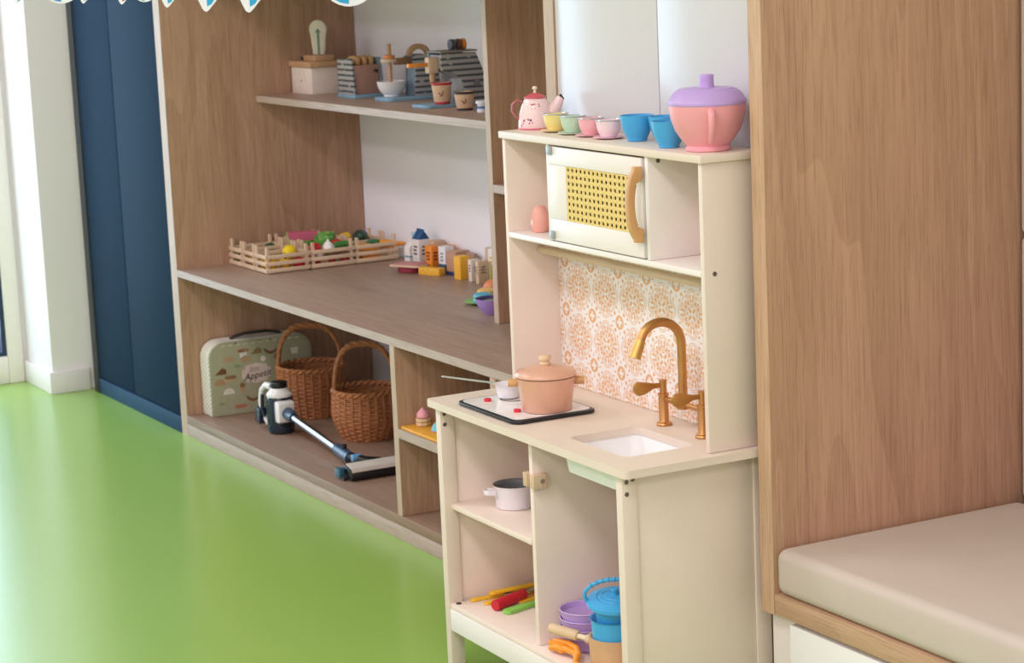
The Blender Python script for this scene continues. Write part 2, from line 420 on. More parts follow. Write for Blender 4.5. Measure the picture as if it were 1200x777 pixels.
# tile print board
def tile_mat():
    t = NT('tile_print'); tc = t.n('ShaderNodeTexCoord'); sx = t.n('ShaderNodeSeparateXYZ'); t.l(tc.outputs['Object'], sx.inputs[0])
    M = t.math
    def cell(s, o0, size): return M('SUBTRACT', M('FRACT', M('ADD', M('DIVIDE', M('SUBTRACT', s, o0), size), .5 + 20)), .5)
    X = cell(sx.outputs[0], -.659, .0975); Y = cell(sx.outputs[2], .614 + DZ, .0927)
    AX, AY = M('ABSOLUTE', X), M('ABSOLUTE', Y)
    def lt(a, b, w=.012): # smooth a<b
        nd = t.n('ShaderNodeMapRange'); nd.inputs['From Min'].default_value = b + w; nd.inputs['From Max'].default_value = b - w; t.l(a, nd.inputs['Value']); return nd.outputs[0]
    def dist(a, b, x0, y0): return M('SQRT', M('ADD', M('POWER', M('ABSOLUTE', M('SUBTRACT', a, x0)), 2), M('POWER', M('ABSOLUTE', M('SUBTRACT', b, y0)), 2)))
    mx = lambda *a: a[0] if len(a) == 1 else M('MAXIMUM', a[0], mx(*a[1:]))
    mn = lambda a, b: M('MINIMUM', a, b)
    inv = lambda a: M('SUBTRACT', 1, a)
    def ringl(d, r, w): return lt(M('ABSOLUTE', M('SUBTRACT', d, r)), w, .006)
    r0 = dist(AX, AY, 0, 0); rc = dist(AX, AY, .5, .5); re1 = dist(AX, AY, .5, 0); re2 = dist(AX, AY, 0, .5)
    cross = mx(mn(lt(AX, .028), lt(AY, .088)), mn(lt(AY, .028), lt(AX, .088)))
    med = mn(lt(r0, .142), inv(cross))
    ticks = mn(mx(lt(AX, .014, .006), lt(AY, .014, .006)), mn(lt(r0, .25), inv(lt(r0, .185))))
    dots = mx(lt(dist(AX, AY, .165, .165), .038), lt(M('ADD', M('ABSOLUTE', M('SUBTRACT', AX, .10)), M('MULTIPLY', M('ABSOLUTE', M('SUBTRACT', AY, .29)), .7)), .03), lt(M('ADD', M('ABSOLUTE', M('SUBTRACT', AY, .10)), M('MULTIPLY', M('ABSOLUTE', M('SUBTRACT', AX, .29)), .7)), .03))
    # corner flower: diagonal petals
    DX, DY = M('SUBTRACT', .5, AX), M('SUBTRACT', .5, AY)
    dg = M('ABSOLUTE', M('SUBTRACT', DX, DY))
    petal = mn(lt(dg, .045), mn(lt(rc, .15), inv(lt(rc, .045))))
    leaf = mx(lt(dist(DX, DY, .20, .115), .042), lt(dist(DX, DY, .115, .20), .042), lt(dist(DX, DY, .20, .20), .034))
    stem = mn(lt(dg, .012, .006), mn(lt(rc, .30), inv(lt(rc, .12))))
    h1 = dist(AX, AY, .5, .2); h2 = dist(AX, AY, .2, .5)
    arcs = mx(ringl(h1, .125, .008), ringl(h1, .165, .008), ringl(h2, .125, .008), ringl(h2, .165, .008))
    arcs = mn(arcs, inv(lt(r0, .24)))
    lobes = mx(ringl(dist(DX, DY, .16, .16), .15, .007), ringl(dist(DX, DY, .16, .16), .18, .006))
    lobes = mn(lobes, mn(inv(lt(r0, .27)), inv(lt(rc, .12))))
    def lf(a, b, x0, y0): return lt(M('ADD', M('MULTIPLY', M('ABSOLUTE', M('SUBTRACT', a, x0)), 1.0), M('MULTIPLY', M('ABSOLUTE', M('SUBTRACT', b, y0)), .55)), .034)
    eye = mx(lf(AX, AY, .45, .17), lf(AY, AX, .45, .17), lt(dist(AX, AY, .46, .25), .03), lt(dist(AX, AY, .25, .46), .03))
    fac = mx(med, ticks, dots, petal, leaf, stem, arcs, lobes, eye)
    t.color(t.mix(M('MULTIPLY', fac, .92), lin('F4EEEC'), lin('E2A96E')))
    t.b.inputs['Roughness'].default_value = .35
    return t.m
tag(kb('splashback', tile_mat(), -.6835, -.0305, .272, .2745, .4706, .7565, 0), 'splashback board printed with orange ornamental tiles')
tag(MB().tube([(-.6835, .235, .7285 + DZ), (-.0305, .235, .7285 + DZ)], .0072, 14).build('hanging_rod', BEECH_X, kit), 'beech hanging rod')
# microwave door
dr = kb('microwave_door', CREAM_W, -.517, -.2, .169, .179, .905, .9365, .0008)
tag(dr, 'microwave door with rattan window')
for nm, a in (('rail', (-.517, -.2, .169, .179, .7695, .8085)), ('stile', (-.517, -.4565, .1692, .179, .8088, .9047)), ('stile', (-.2385, -.2, .1692, .179, .8088, .9047))):
    MB().box(*a[:4], a[4] + DZ, a[5] + DZ).build(nm, CREAM_W, dr, bev=.0006)
MB().box(-.51, -.21, .179, .274, .775 + DZ, .93 + DZ).build('oven_shade_block', pm('2A211C', .8), dr)  # solid block, its dark colour stands in for shade inside the microwave
rt = MB(); nx, nz = 15, 8; x0, x1, z0, z1 = -.4563, -.2387, .8088 + DZ, .9047 + DZ; cx, cz = (x1 - x0) / nx, (z1 - z0) / nz; HN = 10
for i in range(nx):
    for j in range(nz):
        mx_, mz_ = x0 + (i + .5) * cx, z0 + (j + .5) * cz
        ell = [(mx_ + cx * .25 * cos(2 * pi * k / HN + .3), mz_ + cz * .30 * sin(2 * pi * k / HN + .3)) for k in range(HN)]
        sq = []
        for p in ell:
            d0, d1 = p[0] - mx_, p[1] - mz_; s_ = min((cx / 2) / max(abs(d0), 1e-9), (cz / 2) / max(abs(d1), 1e-9)); sq.append((mx_ + d0 * s_, mz_ + d1 * s_))
        # make the square corners exact
        for cxn, czn in ((1, 1), (-1, 1), (-1, -1), (1, -1)):
            q = (mx_ + cxn * cx / 2, mz_ + czn * cz / 2); k = min(range(HN), key=lambda k: (sq[k][0] - q[0]) ** 2 + (sq[k][1] - q[1]) ** 2); sq[k] = q
        vs = []
        for d in (.1700, .1715):
            vs += [(p[0], d - .0006 * ((i + j + k) % 2) * (d < .1705), p[1]) for k, p in enumerate(sq)] + [(p[0], d, p[1]) for p in ell]
        fs = []
        for k in range(HN):
            k2 = (k + 1) % HN
            fs += [(k, k2, HN + k2, HN + k), (2 * HN + k, 3 * HN + k, 3 * HN + k2, 2 * HN + k2), (HN + k, HN + k2, 3 * HN + k2, 3 * HN + k)]
        rt.add(vs, fs)
o = rt.build('rattan_mesh', pm('E8CA76', .55, var=.15, scale=300), dr); o['kind'] = 'stuff'; o['label'] = 'pale yellow woven rattan mesh'
for z in (.772, .922):
    tag(MB().box(-.519, -.502, .1655, .1688, z + DZ, z + .0145 + DZ).build('hinge', pm('AEB4B6', .35, .6), dr, bev=.0008), 'grey metal hinge')
hp = [(.1685, .962), (.1535, .962)] + arc(.166, .899, .027, 118, 242, 12, .066) + [(.1535, .836), (.1685, .836), (.1685, .858), (.1555, .864)] + arc(.167, .899, .0145, 230, 130, 10, .044) + [(.1555, .934), (.1685, .940)]
tag(MB().prism(hp, -.2075, -.1955, 'yz').build('door_handle', WARMWOOD, dr, bev=.001), 'curved wooden door handle')
# latch blocks on the divider
tag(MB().box(-.3665 - .014, -.3665, .0185, .0335, .369 + DZ, .394 + DZ).build('door_stop', BEECH, kit, bev=.001), 'small beech block')
lb = MB().box(-.3535, -.3415, .0185, .0475, .369 + DZ, .394 + DZ).build('door_stop', BEECH, kit, bev=.001)
MB().lathe([(.0042, 0), (.0042, .0012), (0, .0012)], 16, T(-.3415, .036, .382 + DZ, 0, pi / 2)).build('screw', STEEL, lb)
# screws
for uu, vv, zz in ((-.024, .0165, .446), (-.024, .0165, .426), (-.024, .028, .449), (-.676, .0165, .446), (-.676, .0165, .426), (-.019, .19, .762), (-.1825, .191, .932), (0, .268, .463)):
    tag(MB().lathe([(.0038, -.0005), (.0038, .0009), (.0014, .0009), (.0010, .0003), (0, .0003)], 14, T(uu, vv, zz + DZ, 0, pi / 2)).build('screw', pm('77706A', .35, .8), kit), 'dark screw head')
tag(MB().lathe([(.0055, 0), (.0045, .0018), (0, .0022)], 16, T(-.664, .0215, .0857 + DZ)).build('screw_cap', BLACK, kit), 'black screw cap')
# tap
FL = [(.0135, 0), (.0140, .002), (.0125, .0045), (.0095, .0055), (.0085, .007)]
tapo = MB().tube([(-.24, .227, .517 + DZ), (-.133, .227, .517 + DZ)], .0048, 12).build('tap', BRASS, kit); tag(tapo, 'brass bridge tap with two lever handles')
for uu in (-.248, -.125):
    MB().lathe(FL + [(.0085, .052), (.0095, .0525), (.0095, .0555), (.0062, .056), (.0062, .075), (.0070, .0755), (.0070, .079), (0, .080)], 24, T(uu, .227, .4705 + DZ)).build('pillar', BRASS, tapo)
MB().lathe([(.0105, -.008), (.0105, .008)], 20, T(-.186, .227, .517 + DZ)).build('bridge_collar', BRASS, tapo, bev=.001)
nk = [(-.186, .228, .512 + DZ), (-.186, .228, .58 + DZ), (-.186, .2275, .625 + DZ)] + [(-.186, .186 + .0415 * cos(radians(a)), .622 + .040 * sin(radians(a)) + DZ) for a in range(10, 150, 12)]
e0 = Vector(nk[-1]); dirn = Vector((0, -.42, -.9)).normalized(); nk.append(tuple(e0 + dirn * .018))
MB().tube(nk, .0078, 16).build('spout', BRASS, tapo)
e1 = e0 + dirn * .012
MB().tube([tuple(e1), tuple(e1 + dirn * .003), tuple(e1 + dirn * .031)], [.0088, .0092, .0108], 18).build('nozzle', pm('D0A25E', .36, 1), tapo)
lv = [(-.004, -.004), (-.018, -.0045), (-.034, -.012), (-.046, -.0135), (-.053, -.008), (-.0545, .001), (-.052, .008), (-.046, .011), (-.03, .008), (-.016, .0045), (-.004, .004)]
for uu in (-.248, -.125):
    MB().prism(lv, -.003, .003, 'yz', T(uu, .227, .5405 + DZ, radians(2), 0, radians(-10))).build('lever', pm('BE8C4E', .42, 1), tapo, bev=.0012)

# ------------------------------------------------------------------ crockery helpers
def vessel(prof_out, th):
    """outer profile (r,z) from bottom to rim -> closed thin-walled profile"""
    inn = [(max(r - th, .0), z) for r, z in prof_out if z > prof_out[0][1] + th]
    return [(0, prof_out[0][1])] + prof_out + list(reversed(inn)) + [(0, prof_out[0][1] + th)]
def on_top(uu, v): return kw(uu, v, .953 + .0002)

# tea set on the top panel
tpt = thing('toy_teapot', 'small pink tin teapot with flowers and a red lid', 'teapot', on_top(-.681, .236), radians(62))
TIN = pm('F3D3D2', .3, var=.02)
MB().lathe([(0, .001), (.0315, .001), (.033, .004), (.0325, .012), (.0305, .028), (.026, .043), (.0205, .054), (.0185, .0565), (.0, .0565)], 36).build('body', TIN, tpt)
MB().lathe([(.031, 0), (.0335, 0), (.0335, .0028), (.031, .0028)], 36).build('foot_ring', pm('DE6E7C', .35), tpt)
tl = MB().lathe([(0, .057), (.021, .057), (.0205, .0585), (.012, .063), (.004, .066), (0, .066)], 32).build('lid', pm('CB5560', .35), tpt)
MB().lathe([(0, .066), (.0025, .066), (.002, .070), (.0045, .0735), (.0045, .0755), (.003, .0775), (0, .078)], 16).build('knob', pm('E9DDCB', .3), tl)
MB().tube([(.018, 0, .020), (.031, 0, .031), (.042, 0, .046), (.0475, 0, .056)], [.0175, .0140, .0092, .0068], 16).build('spout', TIN, tpt)
MB().lathe([(0, -.002), (.0064, -.002), (.0058, .0026), (0, .0026)], 16, T(.0490, 0, .0558, 0, radians(58))).build('spout_shade_disc', BLACK, tpt)  # black disc paints the dark of the spout's hollow, no hole is cut
MB().tube([(-.024, 0, .05), (-.034, 0, .053), (-.0425, 0, .046), (-.0435, 0, .034), (-.036, 0, .022), (-.031, 0, .019)], .0022, 8, flat=2.0).build('handle', pm('B7646A', .35), tpt)
random.seed(4)
for i in range(26):
    z = .008 + .0016 * i + random.uniform(-.002, .002); a = radians(-128 + random.uniform(-22, 22) + i * 1.5)
    rr = {True: .0322, False: .0302}[z < .02] - max(0, z - .02) * .22
    MB().lathe([(0, 0), (random.choice((.0018, .0024, .0013)), 0), (.001, .0012), (0, .0013)], 8, T(rr * cos(a), rr * sin(a), z) @ Matrix.Rotation(a, 4, 'Z') @ Matrix.Rotation(pi / 2 - .25, 4, 'Y')).build('painted_flower', pm(random.choice(('8E5A8C', 'C98468', 'B65A6A', '7C86B4')), .5), tpt)
CUPP = [(.0125, .0), (.0145, .001), (.0148, .003), (.0180, .007), (.0208, .015), (.0218, .024), (.0230, .0292)]
GREYRIM = pm('B8BCC4', .3, .5)
for nm, uu, v, col, scol in (('yellow', -.592, .228, 'F0DC8E', 'EBD79A'), ('mint green', -.521, .224, 'BFD9BE', 'C9DCC4'), ('rose pink', -.457, .224, 'F0B2B8', 'F0C0C4'), ('pale pink', -.392, .222, 'F2D6DA', 'F0C6CE')):
    p = on_top(uu, v)
    tag(MB().lathe([(0, 0), (.012, 0), (.022, .0015), (.0278, .0032), (.0278, .0042), (.021, .0028), (0, .002)], 32).build('saucer', pm(scol, .3), loc=p), nm + ' tin saucer under the ' + nm + ' toy teacup', 'saucer', 'tin tea set saucers')
    c = thing('toy_teacup', nm + ' tin toy teacup beside the teapot row on the kitchen top', 'teacup', (p[0], p[1], p[2] + .0030), 0, 'tin tea set cups')
    MB().lathe(vessel(CUPP, .0012), 32).build('bowl', pm(col, .3), c)
    MB().tube([(.0229 * cos(a * pi / 16), .0229 * sin(a * pi / 16), .0294) for a in range(32)], .0011, 6, True).build('rim', GREYRIM, c)
    for k, (a, z, cc) in enumerate(((-100, .014, 'C05A5A'), (-92, .011, '7E9A6A'), (-108, .0095, 'C98A5A'))):
        a = radians(a - 45); r = .0208 - (.0155 - z) * .42 + .0004
        MB().lathe([(0, 0), (.002, 0), (.001, .0006), (0, .0007)], 8, T(r * cos(a), r * sin(a), z) @ Matrix.Rotation(a, 4, 'Z') @ Matrix.Rotation(pi / 2 + .4, 4, 'Y')).build('painted_flower', pm(cc, .5), c)
BCUP = [(.0155, 0), (.017, .001), (.0172, .004), (.020, .009), (.0245, .020), (.0275, .032), (.0292, .044)]
for uu, v, lb in ((-.314, .232, 'sky blue plastic cup nearest the small tin teacups'), (-.254, .252, 'sky blue plastic cup half hidden behind another blue cup'), (-.170, .206, 'sky blue plastic cup right next to the pink pot')):
    c = thing('plastic_cup', lb, 'cup', on_top(uu, v), radians(152), 'sky blue plastic cups')
    MB().lathe(vessel(BCUP, .0016), 36).build('bowl', SKYBLUE, c)
    MB().tube([(.0275, 0, .036), (.036, 0, .036), (.040, 0, .028), (.036, 0, .017), (.0235, 0, .013)], .0028, 8).build('handle', SKYBLUE, c)
c = thing('plastic_pot', 'large pink plastic pot with a lilac lid at the kitchen top corner', 'pot', on_top(-.080, .224), radians(-28))
MB().lathe(vessel([(.034, 0), (.0365, .001), (.0365, .006), (.034, .009), (.043, .018), (.053, .034), (.0595, .052), (.062, .066), (.0625, .0745)], .002), 48).build('body', PINKP, c)
ld = MB().lathe([(0, .0745), (.063, .0745), (.0638, .076), (.0638, .080), (.0615, .083), (.056, .0915), (.049, .0975), (.046, .099), (.0455, .0982), (.044, .0982), (.0435, .0998), (.03, .1008), (0, .101)], 48).build('lid', LILAC, c)
MB().lathe([(.013, .100), (.0118, .106), (.0115, .116), (.0122, .1195), (.0112, .1215), (.0, .122)], 28).build('knob', LILAC, ld)
MB().tube([(.0585, 0, .068), (.068, 0, .0675), (.0745, 0, .060), (.0735, 0, .045), (.064, 0, .026), (.0555, 0, .0195), (.047, 0, .0185)], [.005, .0058, .006, .0055, .005, .0045, .0045], 12).build('handle', PINKP, c)

# shaker in the left hutch bay
c = thing('toy_shaker', 'small coral pink egg shaped shaker in the hutch bay', 'shaker', kw(-.641, .215, .7672))
MB().lathe([(0, 0), (.0135, 0), (.016, .003), (.018, .014), (.0172, .028), (.013, .042), (.008, .0475), (0, .049)], 28).build('body', pm('EBA898', .4), c)
MB().lathe([(0, 0), (.006, 0), (.005, .0006), (0, .0007)], 14, T(0, -.0178, .018, pi / 2)).build('painted_patch', pm('F3CFC4', .5), c)

# pot on the hob
c = thing('cooking_pot', 'peach metal cooking pot with lid and wooden handles on the hob', 'pot', kw(-.455, .112, .4792), radians(62))
MB().lathe(vessel([(.0425, 0), (.044, .0015), (.0515, .052), (.054, .060)], .0015), 48).build('body', PEACH, c)
ld = MB().lathe([(0, .0615), (.0545, .0615), (.0555, .063), (.055, .066), (.051, .0705), (.038, .0755), (.02, .0785), (0, .0795)], 48).build('lid', PEACH, c)
MB().lathe([(0, .079), (.0085, .079), (.0098, .082), (.0082, .0855), (.0082, .087), (.0106, .0893), (.0108, .0935), (.0085, .097), (0, .098)], 24).build('knob', BEECH_P, ld)
for s_ in (-1, 1):
    MB().cyl(.0072, 0, .017, 20, T(s_ * .0505, 0, .050, 0, s_ * pi / 2)).build('handle', WARMWOOD, c, bev=.0015)
c = thing('toy_pan', 'small white enamel pan with a wire handle beside the peach pot', 'pan', kw(-.588, .106, .4796), radians(180 + 34.5))
MB().lathe(vessel([(.017, 0), (.019, .0012), (.0225, .012), (.0245, .024), (.0262, .0258)], .0012), 36).build('body', pm('E9E6EA', .25), c)
for s_ in (-1, 1):
    MB().tube([(.024, s_ * .0032, .0245), (.07, s_ * .0030, .0275), (.134, s_ * .0022, .0315)], .0011, 6).build('handle_wire', STEEL, c)
MB().tube([(.134, .0022, .0315), (.137, 0, .0317), (.134, -.0022, .0315)], .0011, 6).build('handle_end', STEEL, c)

# saucepan on the mid shelf
c = thing('toy_saucepan', 'white enamel saucepan with grey inside on the middle shelf', 'saucepan', kw(-.585, .108, .2752), radians(250))
MB().lathe([(0, 0), (.033, 0), (.0355, .002), (.037, .036), (.0392, .042), (.0398, .0435)], 40, cap=False).build('body', pm('E6DEE2', .3), c)
MB().lathe([(.0398, .0435), (.0378, .042), (.0355, .036), (.034, .003), (0, .002)], 40, cap=False).build('lining', pm('76767C', .4), c)
MB().tube([(.036, -.012, .030), (.050, -.012, .031), (.056, -.004, .031), (.056, .004, .031), (.050, .012, .031), (.036, .012, .030)], .0045, 8, flat=.28).build('loop_handle', pm('E9E2E6', .3), c)
for s_ in (-1, 1):
    MB().lathe([(0, 0), (.0026, 0), (.0018, .0012), (0, .0014)], 10, T(.0372 * cos(.33 * s_), .0372 * sin(.33 * s_), .022) @ Matrix.Rotation(.33 * s_, 4, 'Z') @ Matrix.Rotation(pi / 2, 4, 'Y')).build('rivet', STEEL, c)

# utensils on the bottom shelf, left bay: local x = length
def spat(L, w, hw): return [(0, -hw), (L * .45, -hw * .8), (L * .6, -w), (L * .95, -w)] + arc(L * .95, 0, w * .6, -60, 60, 6, w) + [(L * .95, w), (L * .6, w), (L * .45, hw * .8), (0, hw)] + arc(0, 0, hw * .9, 90, 270, 6, hw)
def utensil(name, uu, v, z, ang, mat, label, L=.15, w=.012, hw=.007, th=.004, tilt=0, group=None):
    p = kw(uu, v, z); o = MB().prism(spat(L, w, hw), 0, th, 'xy').build(name, mat, bev=.0012, loc=p, rot=(0, radians(tilt), radians(ang)))
    return tag(o, label, 'utensil', group)
SH = .0858
utensil('toy_knife', -.662, .050, SH, 89, YELLOW, 'yellow plastic toy utensil reaching furthest towards the leg', .17, .011, .0065, .0045)
utensil('toy_spatula', -.650, .086, SH + .0105, 92, YELLOW, 'yellow plastic toy spatula lying on top of the utensils', .18, .013, .008, .0045)
utensil('toy_spoon', -.628, .062, SH, 100, YELLOW, 'yellow toy spoon handle beside the red handle', .15, .011, .0065, .0045)
utensil('toy_scraper', -.655, .118, SH, 86, pm('9AA29A', .5), 'grey plastic toy scraper at the back of the bottom shelf', .13, .012, .007, .0045)
utensil('toy_fork', -.630, .160, SH, 84, ORANGE, 'orange yellow toy fork behind the grey scraper', .095, .012, .007, .005)
utensil('toy_slice', -.606, .118, SH, 92, YELLOW, 'wide yellow toy slice under the divider side', .13, .017, .009, .004)
utensil('toy_peeler', -.556, .068, SH, 104, LIME, 'lime green plastic toy peeler lying in front', .15, .011, .010, .007)
c = thing('toy_knife', 'red cylindrical toy handle with a steel blade on the bottom shelf', 'utensil', kw(-.582, .055, SH), radians(112))
MB().tube([(0, 0, .0105), (.002, 0, .0105), (.084, 0, .0105)], [.009, .0105, .0105], 20).build('handle', RED, c)
MB().box(.080, .15, -.0012, .0012, .005, .016).build('blade', STEEL, c, bev=.0005)
c = thing('wooden_peg', 'small pale wooden peg between the yellow utensils', 'peg', kw(-.606, .079, SH + .0), radians(108))
MB().tube([(0, 0, .0056), (.05, 0, .0056)], .0055, 12).build('shaft', BEECH_X, c)
MB().tube([(-.004, 0, .0056), (0, 0, .0056)], .0056, 12).build('tip', pm('EADFC8', .5), c)

# bottom shelf, right bay
BOWL = [(.036, 0), (.0395, .0012), (.0435, .014), (.0455, .024)]
for i, lb in enumerate(('lowest lilac plastic bowl of the stack', 'second lilac plastic bowl from the bottom of the stack', 'third lilac plastic bowl from the bottom of the stack', 'topmost lilac plastic bowl of the stack')):
    z = SH + i * .0150
    c = thing('plastic_bowl', lb, 'bowl', kw(-.405, .130, z) if 0 else kw(-.3062, .092, z), 0, 'lilac plastic bowls')
    MB().lathe(vessel(BOWL, .0013), 44).build('bowl', LILAC, c)
    MB().tube([(.0457 * cos(a * pi / 20), .0457 * sin(a * pi / 20), .0240) for a in range(40)], .0011, 6, True).build('rim', pm('CDB4E8', .4), c)
PX, PV = -.178, .076
c = thing('toy_frying_pan', 'beech toy pan with a long handle under the blue pots', 'pan', kw(PX, PV, SH + .006), radians(203))
MB().lathe(vessel([(.043, 0), (.0445, .001), (.046, .051)], .003), 44).build('pan_body', pm('D2A57C', .5, var=.05), c)
MB().tube([(.043, 0, .033), (.060, 0, .034)], .0085, 14).build('ferrule', BEECH_P, c)
MB().tube([(.058, 0, .034), (.086, 0, .036)], .0048, 12).build('neck', pm('EAD9B8', .5), c)
MB().tube([(.080, 0, .0357), (.082, 0, .036), (.136, 0, .040), (.139, 0, .0402)], [.0078, .0092, .0092, .008], 18).build('grip', BEECH_P, c)
c = thing('toy_whisk', 'orange plastic toy utensil with a looped end under the beech pan', 'utensil', kw(PX, PV, SH), 0)
for k in range(2):
    pth = [(-.136, -.050 + k * .008, .0075 + .011 * k), (-.118, -.050 + k * .008, .0135 + .009 * k), (-.095, -.044 + k * .006, .0150 + .009 * k), (-.072, -.040 + k * .004, .0130 + .008 * k), (-.058, -.043 + k * .002, .0085 + .006 * k), (-.052, -.050, .0065 + .002 * k), (-.040, -.058, .0061), (-.015, -.060, .0061), (.01, -.060, .0061), (.035, -.056, .0061)]
    MB().tube(pth, .0060 - .0006 * k, 10).build('loop', ORANGE, c)
MB().prism(arc(-.134, -.046, .009, 60, 290, 8) + [(-.10, -.050), (-.10, -.038)], .006, .021, 'xy').build('grip', ORANGE, c, bev=.0015)
c = thing('toy_pot', 'sky blue plastic pot standing in the beech pan', 'pot', kw(PX, PV, SH + .010), 0, 'sky blue plastic pots')
MB().lathe(vessel([(.036, 0), (.0375, .001), (.0412, .076), (.0440, .078)], .0016), 44).build('body', SKYBLUE, c)
c = thing('toy_pot', 'topmost sky blue plastic pot with lid and arched handle', 'pot', kw(PX, PV, SH + .079), radians(60), 'sky blue plastic pots')
c.rotation_euler = (Matrix.Rotation(radians(11), 4, Vector((.4777, .8775, 0))) @ Matrix.Rotation(radians(60), 4, 'Z')).to_euler()
MB().lathe(vessel([(.030, 0), (.0315, .001), (.0335, .034), (.036, .0355)], .0016), 44).build('body', SKYBLUE, c)
ld = MB().lathe([(0, .036), (.0465, .036), (.0480, .038), (.0472, .043), (.037, .0475), (.031, .0495), (.030, .0488), (.028, .0488), (.027, .0505), (.021, .0520), (.0205, .0513), (.019, .0513), (.018, .0525), (0, .0535)], 44).build('lid', SKYBLUE, c)
MB().lathe([(.006, .053), (.0052, .058), (.0065, .062), (.0055, .064), (0, .0645)], 20).build('knob', SKYBLUE, ld)
hp = [(-.0465, 0, .040), (-.0505, 0, .050), (-.049, 0, .060), (-.039, 0, .070), (-.026, 0, .0765), (-.010, 0, .080), (.010, 0, .080), (.026, 0, .0765), (.039, 0, .070), (.049, 0, .060), (.0505, 0, .050), (.0465, 0, .040)]
hd = MB().tube(hp, .0034, 10).build('handle', SKYBLUE, c)
for k in range(9):
    a = -.038 + k * .0095; z = .0805 - (abs(a) / .046) ** 2.2 * .0155
    MB().lathe([(.0032, -.0018), (.0050, 0), (.0032, .0018)], 12, T(a, 0, z, 0, pi / 2 + a * 16)).build('grip_ring', SKYBLUE, hd)

# ================================================================== WORKTOP
WZ = .4702
def printed(name, base, marks):  # simple printed face marks are thin raised labels
    return None
# crates ---------------------------------------------------------------
CX, CY = .088, .130
def make_crate():
    r = thing('wooden_crate', '', 'crate', (0, 0, 0), 0, 'small slatted crates on the worktop')
    slx = MB().box(-CX / 2, CX / 2, -.0018, .0018, 0, .0105).build('slat', BEECH_X, r, bev=.0006)
    sly = MB().box(-.0018, .0018, -CY / 2 + .004, CY / 2 - .004, 0, .0105).build('slat', BEECH_Y, r, bev=.0006)
    first = True
    for s_ in (-1, 1):
        for k, z in enumerate((.003, .0218, .0406)):
            for src, loc in ((slx, (0, s_ * (CY / 2 - .0018), z)), (sly, (s_ * (CX / 2 - .0018), 0, z))):
                if s_ == -1 and k == 0: src.location = loc
                else: inst(src, r, loc)
    ps = MB().box(-.0042, .0042, -.0042, .0042, 0, .072).build('corner_post', BEECH, r, bev=.0006)
    q = [(sx * (CX / 2 - .0082), sy * (CY / 2 - .0082), 0) for sx in (-1, 1) for sy in (-1, 1)]
    ps.location = q[0]
    for p in q[1:]: inst(ps, r, p)
    MB().box(-CX / 2 + .004, CX / 2 - .004, -CY / 2 + .004, CY / 2 - .004, .001, .0035).build('crate_floor', BEECH_Y, r)
    return r
cxs = (-1.171, -1.081, -.989); cys = (.219, .352, .484)
crate_lb = {(0, 0): 'slatted crate in the front corner against the oak side wall', (1, 0): 'middle slatted crate of the front row', (2, 0): 'slatted crate with the lemon on top', (2, 1): 'slatted crate holding garlic and tomatoes', (1, 1): 'slatted crate holding the watermelon and lettuce', (2, 2): 'slatted crate full of orange carrots', (1, 2): 'slatted crate at the back with dark green avocado', (0, 1): 'slatted crate behind the watermelon with dark red vegetables'}
crates = {}; proto = None
for k, lb in crate_lb.items():
    p = (cxs[k[0]], cys[k[1]], WZ)
    if proto is None: proto = make_crate(); r = proto; r.location = p
    else: r = copy_tree(proto, p)
    r['label'] = lb; crates[k] = p
